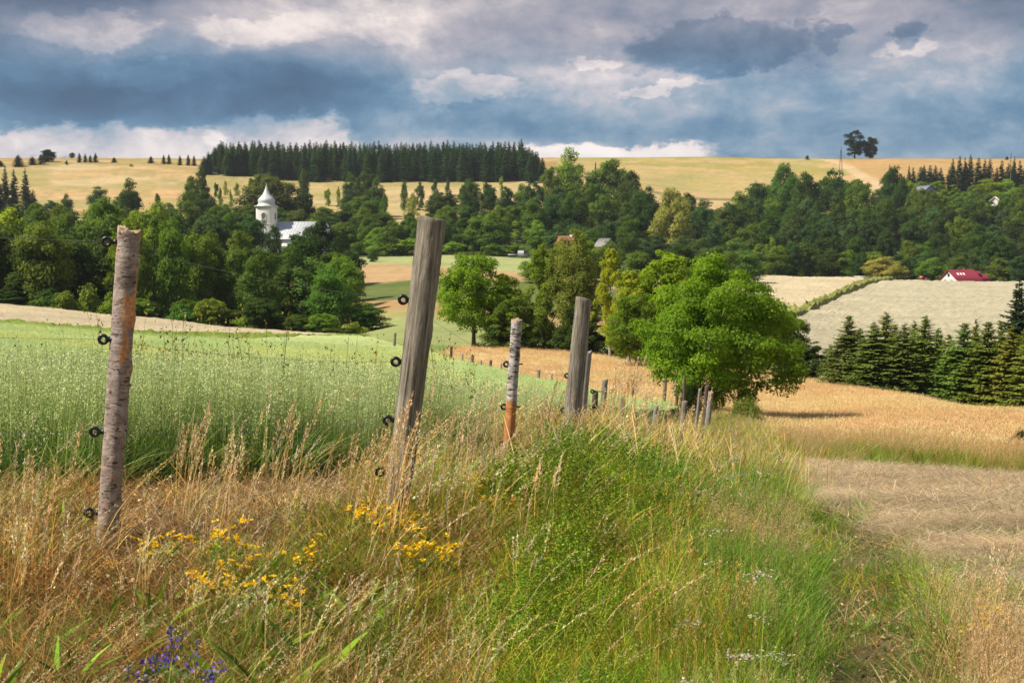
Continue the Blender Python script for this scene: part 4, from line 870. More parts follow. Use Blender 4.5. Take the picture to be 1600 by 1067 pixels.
# ------------------------------------------------------------------ fence
def wood_mats():
    m, t, p = mat('bark_of_birch_post')                  # pinkish grey bark, dark lenticels, torn orange patches
    n1 = tnoise(t, 11, 7, .65, stretch=(1.3, 1.3, 2.4), dist=.8); n2 = tnoise(t, 26, 5, .65, stretch=(1.1, 1.1, 3.4), dist=.6); n3 = tnoise(t, 2.6, 4, .6, stretch=(1.6, 1.6, .8)); n4 = tnoise(t, 60, 4, .7)
    c = ramp(t, n1, [(.3, (.13, .095, .075)), (.5, (.30, .235, .20)), (.7, (.50, .43, .385))])
    k = ramp(t, n2, [(.37, (.12, .09, .07)), (.44, (1, 1, 1))]); c = mixc(t, 1, c, k, 'MULTIPLY')
    o = ramp(t, n3, [(.52, (0, 0, 0)), (.56, (1, 1, 1))]); c = mixc(t, o, c, ramp(t, n4, [(.3, (.38, .15, .05)), (.7, (.78, .40, .17))]))
    t.links.new(c, p.inputs['Base Color']); p.inputs['Roughness'].default_value = .8
    bump(t, p, M(t, 'ADD', n2, M(t, 'MULTIPLY', n1, .6)), .8, .006)
    m2, t, p = mat('weathered_grey_wood')
    n1 = tnoise(t, 75, 7, .72, stretch=(1, 1, .05)); n2 = tnoise(t, 5, 5, .6, stretch=(1, 1, .35)); n3 = tnoise(t, 90, 3, .7, stretch=(1, 1, .10))
    c = ramp(t, n1, [(.34, (.045, .036, .026)), (.44, (.17, .145, .11)), (.55, (.29, .26, .21)), (.7, (.46, .43, .37))])
    c = mixc(t, 1, c, ramp(t, n2, [(.3, (.72, .70, .66)), (.55, (1, 1, 1)), (.75, (1.12, 1.06, .98))]), 'MULTIPLY')
    c = mixc(t, 1, c, ramp(t, n3, [(.3, (.7, .7, .7)), (.6, (1.08, 1.08, 1.08))]), 'MULTIPLY')
    t.links.new(c, p.inputs['Base Color']); p.inputs['Roughness'].default_value = .9; bump(t, p, n1, .9, .006)
    m3, t, p = mat('peeled_birch_post')
    n1 = tnoise(t, 10, 6, .6, stretch=(1, 1, 2.4)); n2 = tnoise(t, 30, 5, .65, stretch=(.5, .5, 2)); n3 = tnoise(t, 4.5, 4, .6, stretch=(1.3, 1.3, .45))
    sp_ = N(t, 'ShaderNodeSeparateXYZ'); tc = N(t, 'ShaderNodeTexCoord'); t.links.new(tc.outputs['Object'], sp_.inputs[0])
    c = ramp(t, n1, [(.3, (.20, .17, .15)), (.5, (.42, .38, .35)), (.7, (.62, .58, .55))])
    c = mixc(t, 1, c, ramp(t, n2, [(.42, (.08, .06, .05)), (.5, (1, 1, 1))]), 'MULTIPLY')
    zf = M(t, 'ADD', M(t, 'MULTIPLY', M(t, 'SUBTRACT', .88, sp_.outputs[2]), 1.3), M(t, 'MULTIPLY', M(t, 'SUBTRACT', n3, .5), 3.4))
    o = ramp(t, zf, [(.30, (0, 0, 0)), (.36, (1, 1, 1))]); c = mixc(t, o, c, ramp(t, n1, [(.3, (.30, .11, .035)), (.7, (.62, .26, .08))]))
    t.links.new(c, p.inputs['Base Color']); p.inputs['Roughness'].default_value = .8; bump(t, p, n2, .8, .006)
    return m, m2, m3
BIRCH, GREYW, PEEL = wood_mats()
PALEW = plain('pale_grey_wood', (.26, .235, .21), .9, .25, 8)
DARKWOOD = plain('dark_post_wood', (.10, .075, .055), .9, .3, 8)
BLACK = plain('black_plastic', (.012, .012, .014), .35, .1); WIRE = plain('steel_wire', (.25, .25, .26), .4, .1, metal=.6)
CUT = plain('cut_wood_end', (.38, .27, .16), .85, .25, 14)
def ring_pts(z, r, seg, rng, ph, amp, knots, H):
    an = np.linspace(0, 2*np.pi, seg, endpoint=False)
    rr = r*(1+amp*(np.sin(2*an+ph[0]+z*1.4)*.5+np.sin(3*an+ph[1]-z*2.2)*.35+np.sin(5*an+ph[2]+z*3.1)*.2+.5*np.sin(z*7+ph[3])*.35))
    for (kz, ka, ks, kh) in knots:
        da = np.angle(np.exp(1j*(an-ka)))*r; q = (da/ks)**2+((z-kz)/(ks*1.25))**2
        rr = rr+kh*np.exp(-q)-kh*.75*np.exp(-q*9)
    return np.c_[np.cos(an)*rr, np.sin(an)*rr, np.full(seg, z)]
def post_mesh(name, H, r0, r1, mtl, seed, seg=28, rings=90, amp=.06, knots=(), cut='flat', cracks=0):
    rng = rs(seed); ph = rng.rand(8)*6.28; zs = np.linspace(-.35, H, rings)
    rad = np.interp(zs, [-.35, 0, H], [r0*1.03, r0, r1])
    R_ = np.array([ring_pts(z, r, seg, rng, ph, amp, knots, H) for z, r in zip(zs, rad)])
    bend = .012*np.sin(zs*2.1+ph[5]); R_[:, :, 0] += bend[:, None]
    R_ += rng.normal(size=R_.shape)*r0*.010*np.array([1, 1, 0])
    an = np.linspace(0, 2*np.pi, seg, endpoint=False)
    for c in range(cracks):                                  # drying cracks
        a0 = rng.rand()*6.28; zc, zl = rng.rand()*H, .2+.4*rng.rand()
        i = int(a0/(2*np.pi)*seg) % seg; w = np.exp(-((zs-zc)/zl)**2)[:, None]
        R_[:, i, :2] *= 1-.05*w
    top = R_[-1]; tilt = rng.normal(size=2)*.10
    if cut == 'rough': top[:, 2] += .012*rng.normal(size=seg)
    top[:, 2] += top[:, 0]*tilt[0]+top[:, 1]*tilt[1]
    inner = (top-top.mean(0))*.93+top.mean(0)+[0, 0, .004]
    cap = (top-top.mean(0))*.5+top.mean(0)+[0, 0, .002]+rng.normal(size=(seg, 3))*.0015
    V = np.r_[R_.reshape(-1, 3), inner, cap, [cap.mean(0)]]
    m = rings+2; i = np.arange(m-1)[:, None]*seg; j = np.arange(seg)[None]; j2 = (j+1) % seg
    f = np.stack([i+j, i+j2, i+seg+j2, i+seg+j], -1).reshape(-1, 4)
    k = m*seg; f3 = np.array([((m-1)*seg+x, (m-1)*seg+(x+1) % seg, k) for x in range(seg)])
    mi = np.r_[np.zeros((rings-1)*seg), np.ones(2*seg), np.ones(seg)]
    return mesh(name, V, [f, f3], [mtl, CUT if mtl in (BIRCH, PEEL) else mtl], mi=mi, smoothf=True)
def insulator(parent, c, s=1.0):
    """black ring insulator screwed into the left side of the post; c is the centre of the ring in post space"""
    o = MB().torus((0, 0, 0), .0175*s, .008*s, 18, 8).obj('ring_insulator', BLACK, parent, True); o.location = c
    MB().tube([(.020*s, 0, 0), (.044*s, 0, 0)], .0125*s, 10).obj('collar', BLACK, o, True)
    MB().tube([(.030*s, 0, 0), (.12*s, 0, 0)], .0055*s, 8).obj('screw', BLACK, o)
    return o
def post(label, px_t, py_t, px_b, d, wpx_t, wpx_b, mtl, seed, knots=(), ins=(), lean_d=0, group='fence posts', **kw):
    """px_t/py_t: photo position of the top, px_b: where it enters the ground"""
    b = P(px_b, d); top = Vector(((px_t-CX)/F*(d+lean_d), d+lean_d, zat(py_t, d+lean_d))); ax = top-b; H = ax.length
    o = tag(empty('fence_post', b), label, 'post', group)
    o.rotation_euler = ax.to_track_quat('Z', 'Y').to_euler(); bpy.context.view_layer.update()
    rot = ax.to_track_quat('Z', 'Y'); o.rotation_mode = 'QUATERNION'; o.rotation_quaternion = rot
    r0, r1 = wpx_b/F*d/2, wpx_t/F*d/2
    link('wood', post_mesh('post_wood', H, r0, r1, mtl, seed, knots=knots, **kw), o)
    Mi = Matrix.LocRotScale(b, rot, None).inverted(); pts = []
    for (ix, iy) in ins:
        w = Vector(((ix-CX)/F*d, d-.01, zat(iy, d))); l = Mi @ w
        i = insulator(o, l, 1.0 if d < 9 else 1.15)
        i.rotation_mode = 'QUATERNION'
        dirv = (Mi.to_3x3() @ Vector((1, .05, 0))); i.rotation_quaternion = dirv.to_track_quat('X', 'Z'); pts.append(w)
    return o, pts, H
R = math.radians
o1, i1, H1 = post('leftmost near post, rough pinkish grey birch log with torn orange bark', 203, 361, 158, 6.3, 35, 32, BIRCH, 3,
    knots=[(1.08, -1.9, .028, .010), (.86, -1.2, .022, .012), (.62, -1.7, .03, .008), (.25, -1.0, .024, .012), (.16, 3.0, .022, .010), (1.3, -1.0, .018, .007), (.45, -2.6, .02, .008), (.72, -.5, .018, .009), (1.15, .1, .022, .009)],
    ins=[(169, 378), (161, 530), (145, 675), (134, 803)], rings=150, seg=40, amp=.07, cut='rough')
o2, i2, H2 = post('big weathered grey round post leaning right, thickest of the near posts', 676, 342, 613, 6.6, 44, 39, GREYW, 5,
    knots=[(.96, -1.4, .03, .006), (.98, -.6, .02, .004), (.45, -.6, .018, .007), (.38, -2.2, .014, .004)], ins=[(630, 468), (618, 565), (605, 657), (592, 738)], rings=120, seg=48, amp=.03, cracks=9)
o3, i3, H3 = post('slim peeled birch post with orange bare wood below, between the two grey posts', 808, 500, 792, 12, 18, 17, PEEL, 7,
    knots=[(.95, -1.6, .018, .006), (.7, -.4, .02, .008), (.5, -2.2, .018, .006)], ins=[(791, 569), (787, 636), (783, 695)], rings=110, seg=26, amp=.09, cut='rough')
o4, i4, H4 = post('thick grey wooden post, second biggest, right of the peeled birch post', 912, 467, 888, 14.2, 26, 29, GREYW, 9,
    knots=[(1.12, -1.5, .03, .010), (.6, -2.0, .02, .006)], ins=[(886, 587), (880, 641)], rings=90, seg=30, amp=.04, cracks=6)
o5, i5, H5 = post('pale white grey birch post close behind the thick grey post', 919, 549, 905, 18.5, 13, 13, PALEW, 11, ins=[(926, 612), (924, 637)], rings=60, seg=20, amp=.09, cut='rough')
FP = [('short grey post between the pale post and the tall grass stems', 946, 594, 939, 24, 9, 9, GREYW), ('low splintered stump like post right behind the pale birch post', 931, 613, 926, 21, 10, 10, DARKWOOD),
      ('low grey stub in the tall straw grass', 974, 622, 970, 30, 8, 9, GREYW), ('white topped low post in the straw left of the maple', 1027, 634, 1021, 30, 7, 9, PALEW),
      ('stout grey brown post left of the maple, nearest of the last group', 1071, 627, 1066, 33, 9, 10, GREYW), ('thin dark upright post right behind the stout one', 1070, 588, 1070, 50, 4.5, 4.5, DARKWOOD),
      ('thin pale leaning post under the maple', 1095, 608, 1088, 42, 4.5, 5, PALEW), ('dark post beside the whitish one under the maple', 1106, 603, 1101, 44, 6.5, 7, DARKWOOD),
      ('whitish grey post, last of the near fence line under the maple', 1112, 613, 1105, 38, 8, 9, PALEW)]
for i, (l, xt, yt, xb, d, w1, w2, m_) in enumerate(FP):
    post(l, xt, yt, xb, d, w1, w2, m_, 20+i, rings=24, seg=14, amp=.07, cut='rough')
BP = [(617, 520, 615, 118, 4.5, 'back fence post farthest away, left of the big grey post'), (705, 541, 704, 97, 4.5, 'back fence post just right of the big grey post'),
      (738, 555, 737, 93, 5, 'back fence post below the two dark trunks'), (767, 563, 765, 89, 4.5, 'back fence post left of the peeled birch post'),
      (842, 578, 840, 79, 5.5, 'leaning back fence post left of the thick grey post'), (990, 585, 988, 66, 5, 'back fence post in the golden grass left of the maple'),
      (1041, 586, 1037, 64, 6, 'leaning back fence post half way to the maple'), (1060, 600, 1057, 61, 5, 'back fence post nearest the maple')]
for i, (xt, yt, xb, d, w, l) in enumerate(BP):
    post(l, xt, yt, xb, d, w, w, [GREYW, DARKWOOD][i % 2 if i else 0], 40+i, group='posts of the back fence', rings=14, seg=10, amp=.05)
for i, (xt, yt, d) in enumerate([(722, 553, 95), (752, 563, 91), (783, 568, 87), (862, 584, 76)]):
    post('thin pale stake in the back fence, '+['left of the trunks post', 'below the dark bush', 'beside the peeled birch post', 'left of the thick grey post'][i], xt, yt, xt, d, 3, 3, PALEW, 60+i, group='stakes of the back fence', rings=10, seg=8)
# peeling bark curls on the birch log
rng = rs(8); mb = MB()
for i in range(22):
    z = .15+1.2*rng.rand(); a = -math.pi*.5+rng.normal()*1.1; r = .046; L = .02+.03*rng.rand()
    an = a+np.linspace(-.35, .35, 5)*(.5+rng.rand()); lift = np.linspace(0, 1, 5)**2*.008*(1+rng.rand())
    p = np.c_[np.cos(an)*(r+.002+lift), np.sin(an)*(r+.002+lift), z+np.linspace(0, .004, 5)]
    q = p+[0, 0, L*.35]; q[:, :2] *= 1.01
    mb.add(np.r_[p, q], [(k, k+1, k+6, k+5) for k in range(4)])
tag(mb.obj('loose_bark', BIRCH, o1), kind='stuff')
def wire(pts, label, r=.0008):
    c = []
    for a, b in zip(pts[:-1], pts[1:]):
        a, b = np.array(a), np.array(b); t = np.linspace(0, 1, 12)[:, None]; c.append(a*(1-t)+b*t-np.array([0, 0, .03])*(4*t*(1-t)))
    o = MB().tube(np.concatenate(c), r, 5).obj('fence_wire', WIRE); tag(o, label, 'wire', 'strands of the near fence')
off = Vector((-3.2, -1.4, .16))
wire([i1[0]+Vector((-3.0, -.9, .22)), i1[0], i2[0], i3[0]+Vector((0, 0, .03)), i4[0], i5[0]], 'topmost thin steel strand running through the highest insulators')
wire([i1[1]+Vector((-3.0, -.9, .2)), i1[1], i2[1], i3[1], i4[1], i5[1]], 'second thin steel strand from the top, through the ring below')
wire([i1[2]+Vector((-3.0, -.9, .2)), i1[2], i2[2], i3[2]], 'third thin steel strand, at knee height among the grass')
wire([i1[3]+Vector((-3.0, -.9, .2)), i1[3], i2[3]], 'lowest thin steel strand, hidden in the grass')

# ------------------------------------------------------------------ grasses
def blades(rng, n, L, w, lean, curl, spread, segs=4, wind=0.0, base_w=1.0, tip=.1, zdrop=0.0):
    """ribbons: returns V (n*(segs+1)*2,3), F"""
    an = rng.rand(n)*2*np.pi; bx = rng.normal(size=(n, 2))*spread; L_ = L*(.6+.55*rng.rand(n)); le = lean*(.3+rng.rand(n))
    t = np.linspace(0, 1, segs+1)[None]; c = curl*(.4+rng.rand(n))[:, None]
    out = L_[:, None]*(le[:, None]*t+c*t*t); up = L_[:, None]*(t-.35*c*t*t*(1+c))
    x = bx[:, :1]+np.cos(an)[:, None]*out+wind*L_[:, None]*t*t; y = bx[:, 1:]+np.sin(an)[:, None]*out; z = up-zdrop
    W_ = w*(.7+.6*rng.rand(n))[:, None]*np.interp(t[0], [0, .15, .6, 1], [base_w*.7, 1, .8, tip])[None]*.5
    fa = rng.rand(n)*np.pi; fx, fy = np.cos(fa)[:, None]*W_, np.sin(fa)[:, None]*W_
    A = np.stack([x-fx, y-fy, z], -1); B = np.stack([x+fx, y+fy, z], -1); V = np.stack([A, B], 2).reshape(n, -1, 3)
    k = (np.arange(n)*(segs+1)*2)[:, None]+np.arange(segs)[None]*2
    F4 = np.stack([k, k+1, k+3, k+2], -1).reshape(-1, 4)
    return V, F4, np.stack([x, y, z], -1)
def bits(rng, C, D, s, w):
    """little spikelets: centres C, directions D"""
    n = len(C); D = D/(np.linalg.norm(D, axis=1)[:, None]+1e-9); r = rng.normal(size=(n, 3)); a = np.cross(D, r); a /= np.linalg.norm(a, axis=1)[:, None]+1e-9
    s = s*(.6+.8*rng.rand(n))[:, None]; w = w*(.7+.6*rng.rand(n))[:, None]
    V = np.stack([C, C+D*s*.45+a*w*.5, C+D*s, C+D*s*.45-a*w*.5], 1).reshape(-1, 3); return V, np.arange(4*n).reshape(n, 4)
class Tuft:
    def __init__(s): s.V = []; s.F = []; s.C = []; s.n = 0
    def add(s, V, F4, cols):
        V = V.reshape(-1, 3); s.V.append(V); s.F.append(F4+s.n); s.n += len(V); s.C.append(cols)
    def blades(s, rng, n, pal, **kw):
        V, F4, c = blades(rng, n, **kw); k = V.shape[1]; pal = np.array(pal); q = pal[rng.randint(len(pal), size=n)]*(1+.22*rng.normal(size=(n, 1)))
        s.add(V, F4, np.repeat(np.clip(q, .004, .9), k, 0)); return c
    def heads(s, rng, curves, pal, frac=.28, per=26, s_=.02, w=.006, rad=.02, out=.6, droop=0.0, taper=True):
        n, m, _ = curves.shape; pal = np.array(pal); t = 1-frac+frac*rng.rand(n, per); u = t*(m-1); i = np.clip(u.astype(int), 0, m-2); f = (u-i)[..., None]
        I = np.arange(n)[:, None]; c = curves[I, i]*(1-f)+curves[I, i+1]*f; d = curves[I, i+1]-curves[I, i]; d /= np.linalg.norm(d, axis=-1, keepdims=True)+1e-9
        k = (t-(1-frac))/frac; rr = rad*(np.interp(k, [0, .2, .6, 1], [.5, 1, .7, .15]) if taper else 1.0); r = rng.normal(size=d.shape); r /= np.linalg.norm(r, axis=-1, keepdims=True)
        c = c+r*(rr*rng.rand(n, per))[..., None]; D = d+r*out-np.array([0, 0, droop]); q = pal[rng.randint(len(pal), size=n)]*(1+.15*rng.normal(size=(n, 1)))
        V, F4 = bits(rng, c.reshape(-1, 3), D.reshape(-1, 3), s_, w); q = np.repeat(q, per, 0)*(1+.18*rng.normal(size=(n*per, 1)))
        s.add(V, F4, np.repeat(np.clip(q, .004, .9), 4, 0))
    def leafs(s, rng, C, Nn, size, pal, aspect=1.0):
        V, F4, _ = leaves_mesh(C, Nn, size, rng, aspect); pal = np.array(pal); q = pal[rng.randint(len(pal), size=len(C))]*(1+.2*rng.normal(size=(len(C), 1)))
        s.add(V, F4, np.repeat(np.clip(q, .004, .9), 4, 0))
    def mesh(s, name, mtl=None): return mesh(name, np.concatenate(s.V), np.concatenate(s.F), [mtl or GRASS], attrs={'Col': np.concatenate(s.C)})
STRAW = [(.62, .40, .13), (.70, .50, .19), (.52, .30, .07), (.74, .56, .27)]; RUST = [(.42, .21, .05), (.52, .29, .08), (.26, .12, .03)]
GRN = [(.16, .28, .02), (.22, .35, .03), (.28, .39, .035), (.14, .27, .025)]; DGR = [(.055, .12, .015), (.08, .16, .02), (.10, .18, .025)]
OATG = [(.32, .43, .10), (.38, .49, .15), (.44, .54, .19), (.30, .42, .08)]; OATH = [(.60, .67, .33), (.68, .74, .40), (.53, .62, .28)]
HAY = [(.54, .41, .24), (.64, .51, .32), (.38, .27, .15), (.58, .45, .27)]; BRN = [(.26, .15, .07), (.34, .21, .11), (.16, .09, .045)]
GLD = [(.74, .54, .29), (.82, .63, .37), (.64, .43, .20), (.70, .53, .26)]; YG2 = [(.36, .42, .04), (.44, .47, .06), (.28, .38, .04), (.20, .32, .035)]
def make(kind, seed):
    rng = rs(seed); T_ = Tuft()
    if kind == 'straw':          # tall dry grass with plumes, leaning with the wind
        c = T_.blades(rng, 6, STRAW, L=.62, w=.0038, lean=.18, curl=.2, spread=.07, segs=6, wind=.62, tip=.35)
        T_.heads(rng, c, STRAW[1:]+[(.74, .60, .36)], .30, 44, .016, .0046, .012, .5)
        T_.blades(rng, 12, STRAW+RUST, L=.30, w=.006, lean=.4, curl=.5, spread=.06, wind=.12)
    elif kind == 'plume':        # upright pale plumes
        c = T_.blades(rng, 5, STRAW, L=.66, w=.0036, lean=.05, curl=.06, spread=.05, segs=6, wind=.12, tip=.4)
        T_.heads(rng, c, [(.74, .60, .36), (.68, .52, .28), (.56, .42, .22)], .27, 48, .017, .005, .013, .5)
        T_.blades(rng, 12, STRAW+GRN[:2], L=.28, w=.005, lean=.3, curl=.4, spread=.06, wind=.05)
    elif kind == 'rust':         # low tangled rusty dead grass
        T_.blades(rng, 40, RUST+STRAW[:2]+BRN, L=.34, w=.006, lean=.75, curl=.55, spread=.10, wind=.1)
        C = rng.normal(size=(40, 3))*[.12, .12, .05]+[0, 0, .12]; T_.leafs(rng, C, rng.normal(size=(40, 3)), .022, BRN+DGR)
    elif kind == 'fine':         # bent grass haze, pinkish brown
        c = T_.blades(rng, 30, [(.60, .42, .19), (.52, .38, .15), (.42, .42, .12)], L=.52, w=.0016, lean=.22, curl=.1, spread=.09, wind=.1, tip=.4)
        T_.heads(rng, c, [(.60, .38, .20), (.68, .46, .26), (.50, .30, .16)], .34, 14, .014, .0035, .038, 1.0)
        T_.blades(rng, 14, GRN+STRAW[:1], L=.28, w=.0035, lean=.35, curl=.4, spread=.08)
    elif kind == 'green':
        T_.blades(rng, 60, GRN+GRN+YG2+STRAW[:1], L=.42, w=.0042, lean=.3, curl=.5, spread=.09, wind=.05)
    elif kind == 'lush':
        T_.blades(rng, 60, GRN+YG2[2:], L=.5, w=.0045, lean=.22, curl=.38, spread=.09, wind=.06, segs=5)
        c = T_.blades(rng, 4, YG2+STRAW, L=.75, w=.0022, lean=.1, curl=.1, spread=.07, segs=5, wind=.12); T_.heads(rng, c, STRAW+YG2, .2, 18, .014, .0035, .014, .5)
    elif kind == 'short':
        T_.blades(rng, 60, DGR+DGR+GRN[:2]+RUST[2:], L=.12, w=.0038, lean=.6, curl=.5, spread=.10, segs=3)
        C = rng.normal(size=(26, 3))*[.11, .11, .01]+[0, 0, .03]; T_.leafs(rng, C, rng.normal(size=(26, 3))*.5+[0, 0, 1], .026, DGR+GRN)
    elif kind == 'litter':
        T_.blades(rng, 50, HAY+BRN+RUST, L=.12, w=.0042, lean=1.6, curl=.3, spread=.14, segs=3, zdrop=-.01)
        C = rng.normal(size=(60, 3))*[.14, .14, .02]+[0, 0, .03]; T_.leafs(rng, C, rng.normal(size=(60, 3)), .03, BRN+HAY+DGR)
    elif kind == 'hay':
        V, F4, c = blades(rng, 46, .26, .0042, 1.15, 0, .17, 4); V = V.copy(); V[..., 2] = V[..., 2]*.16+.012+.09*rng.rand(46, 1)**2
        q = np.array(HAY+HAY+BRN[:2])[rng.randint(6, size=46)]*(1+.2*rng.normal(size=(46, 1))); T_.add(V, F4, np.repeat(np.clip(q, .01, .9), V.shape[1], 0))
    elif kind == 'forb':         # leafy hedge-bedstraw like mass
        for i in range(9):
            a = rng.rand()*6.28; h = .35+.35*rng.rand(); t = np.linspace(0, 1, 7)[:, None]; e = np.array([math.cos(a)*.22*rng.rand()+.06, math.sin(a)*.22*rng.rand(), h]); b = np.r_[rng.normal(size=2)*.08, 0]
            pts = b+e*t+np.array([.05, 0, -.03])*t*t
            n = 100; u = .1+.9*rng.rand(n); C = np.array([np.interp(u, t[:, 0], pts[:, k]) for k in range(3)]).T
            dr = rng.normal(size=(n, 3)); dr[:, 2] = np.abs(dr[:, 2])*.4; dr /= np.linalg.norm(dr, axis=1)[:, None]; C = C+dr*(.012+.05*rng.rand(n)*(1.15-u))[:, None]
            T_.leafs(rng, C, dr*.5+[0, 0, .9]+rng.normal(size=(n, 3))*.6, .024, GRN+DGR+DGR+YG2[3:], .6)
            T_.blades(rng, 1, GRN, L=h, w=.004, lean=0.05, curl=.02, spread=.08)
    elif kind == 'rosette':      # broad dock-like leaves low down
        T_.blades(rng, 9, DGR+GRN[:2], L=.26, w=.035, lean=.35, curl=.7, spread=.03, segs=5, tip=.15)
    elif kind == 'oat':
        c = T_.blades(rng, 13, OATG, L=.86, w=.0042, lean=.05, curl=.03, spread=.13, segs=6, wind=.06, tip=.35)
        T_.blades(rng, 30, OATG+[(.10, .22, .05)], L=.55, w=.010, lean=.25, curl=.5, spread=.13, segs=5, wind=.06, tip=.1)
        T_.heads(rng, c, OATH, .24, 22, .017, .0052, .035, .3, droop=.9, taper=False)
    elif kind == 'oatfar':       # wider patch of heads for the middle distance
        c = T_.blades(rng, 20, OATG, L=.42, w=.007, lean=.12, curl=.1, spread=.32, segs=4, wind=.06, tip=.4)
        T_.heads(rng, c, OATH, .5, 14, .026, .010, .055, .4, droop=.9, taper=False)
    elif kind == 'weed':         # knapweed / dock in the oats, brown heads
        c = T_.blades(rng, 4, [(.16, .13, .05), (.12, .16, .05)], L=1.15, w=.0045, lean=.12, curl=.03, spread=.05, segs=6, wind=.02, tip=.5)
        T_.heads(rng, c, [(.22, .13, .04), (.34, .22, .05), (.14, .10, .04), (.50, .40, .10)], .38, 12, .022, .014, .07, .6)
        V_ = c[:, 1:4].reshape(-1, 3); C = np.repeat(V_, 7, 0)+rng.normal(size=(len(V_)*7, 3))*.04; T_.leafs(rng, C, rng.normal(size=C.shape)+[0, 0, 1], .05, GRN+DGR)
    elif kind == 'gold':
        c = T_.blades(rng, 44, GLD, L=.5, w=.006, lean=.22, curl=.15, spread=.24, segs=4, wind=.12, tip=.5)
        T_.heads(rng, c, GLD[:2]+[(.66, .42, .20)], .35, 7, .03, .010, .03, .5)
    elif kind == 'goldg':
        T_.blades(rng, 50, GLD+YG2[:2]+RUST, L=.42, w=.006, lean=.25, curl=.25, spread=.24, segs=4, wind=.12, tip=.4)
    elif kind == 'yarrow':
        c = T_.blades(rng, 3, GRN, L=.5, w=.004, lean=.1, curl=.05, spread=.06, segs=4)
        for e in c[:, -1]:
            C = e+rng.normal(size=(26, 3))*[.025, .025, .005]; T_.leafs(rng, C, np.tile([0, 0, 1.], (26, 1))+rng.normal(size=(26, 3))*.3, .011, [(.5, .47, .38), (.42, .40, .30)])
    return T_.mesh(kind)
KN = ['straw', 'plume', 'rust', 'fine', 'green', 'lush', 'short', 'litter', 'hay', 'forb', 'rosette', 'oat', 'oatfar', 'weed', 'gold', 'goldg', 'yarrow']
def scatter(name, kind, pts, rotz, scl, tnt, label=None, nvar=3, tilt=None):
    """one geometry-nodes object: tufts standing on points"""
    src = bpy.data.collections.new(kind+'_tufts')
    for k in range(nvar): src.objects.link(bpy.data.objects.new('%s_tuft' % kind, make(kind, 300+k*7+sum(map(ord, kind)))))
    n = len(pts); me = bpy.data.meshes.new(name); me.vertices.add(n); me.vertices.foreach_set('co', np.asarray(pts, np.float32).ravel())
    rng = rs(n+7); rot = np.zeros((n, 3), np.float32); rot[:, 2] = rotz
    if tilt is not None: rot[:, :2] = tilt
    a = me.attributes.new('rot', 'FLOAT_VECTOR', 'POINT'); a.data.foreach_set('vector', rot.ravel())
    a = me.attributes.new('scl', 'FLOAT', 'POINT'); a.data.foreach_set('value', np.asarray(scl, np.float32))
    a = me.attributes.new('pick', 'INT', 'POINT'); a.data.foreach_set('value', rng.randint(nvar, size=n).astype(np.int32))
    a = me.attributes.new('tint', 'FLOAT_COLOR', 'POINT'); a.data.foreach_set('color', np.c_[tnt, np.ones(n)].astype(np.float32).ravel())
    g = bpy.data.node_groups.new(name+'_scatter', 'GeometryNodeTree'); g.interface.new_socket('Geometry', in_out='INPUT', socket_type='NodeSocketGeometry'); g.interface.new_socket('Geometry', in_out='OUTPUT', socket_type='NodeSocketGeometry')
    gi, go = g.nodes.new('NodeGroupInput'), g.nodes.new('NodeGroupOutput'); ip = g.nodes.new('GeometryNodeInstanceOnPoints'); ci = g.nodes.new('GeometryNodeCollectionInfo')
    ci.inputs['Collection'].default_value = src; ci.inputs['Separate Children'].default_value = True; ci.inputs['Reset Children'].default_value = True
    def na(nm, ty):
        q = g.nodes.new('GeometryNodeInputNamedAttribute'); q.data_type = ty; q.inputs['Name'].default_value = nm
        return [s for s in q.outputs if s.enabled and s.name == 'Attribute'][0]
    L = g.links.new; L(gi.outputs[0], ip.inputs['Points']); L(ci.outputs[0], ip.inputs['Instance']); ip.inputs['Pick Instance'].default_value = True
    L(na('pick', 'INT'), ip.inputs['Instance Index']); e = g.nodes.new('FunctionNodeEulerToRotation'); L(na('rot', 'FLOAT_VECTOR'), e.inputs[0]); L(e.outputs[0], ip.inputs['Rotation'])
    L(na('scl', 'FLOAT'), ip.inputs['Scale']); L(ip.outputs[0], go.inputs[0])
    o = link(name, me); md = o.modifiers.new('scatter', 'NODES'); md.node_group = g
    return tag(o, label, None, None, 'stuff')
def sample(n, d0, d1, x0=-80, x1=1680, seed=0, pw=1.0):
    """points over the ground between two distances; pw=1: even in log distance, 0: even per distance"""
    rng = rs(seed); u = rng.rand(n)
    d = d0*(d1/d0)**u if pw == 1 else (d0**pw+u*(d1**pw-d0**pw))**(1/pw)
    return x0+(x1-x0)*rng.rand(n), d, rng
def put(px, d, h=0.0): return np.c_[(px-CX)/F*d, d, zpl(px, d)+h]
def tn(rng, n, base=(1, 1, 1), v=.14, hue=.10):
    k = (1+v*rng.normal(size=(n, 1)))*np.array(base); k[:, 0] *= 1+hue*rng.normal(size=n); k[:, 2] *= 1+hue*rng.normal(size=n); return np.clip(k, .2, 2.2)
oat_edge = lambda px: lerp_pts(OAT_LO, px)
hay_l = lambda d: np.interp(d, [3, 5, 5.8, 8, 10, 12, 15, 18, 24, 30], [1900, 1690, 1500, 1455, 1420, 1370, 1320, 1290, 1235, 1200])
track = lambda d: np.interp(d, [4, 8, 12, 20, 30], [1385, 1355, 1318, 1265, 1218])
trackw = lambda d: np.interp(d, [4, 12, 30], [112, 72, 20])
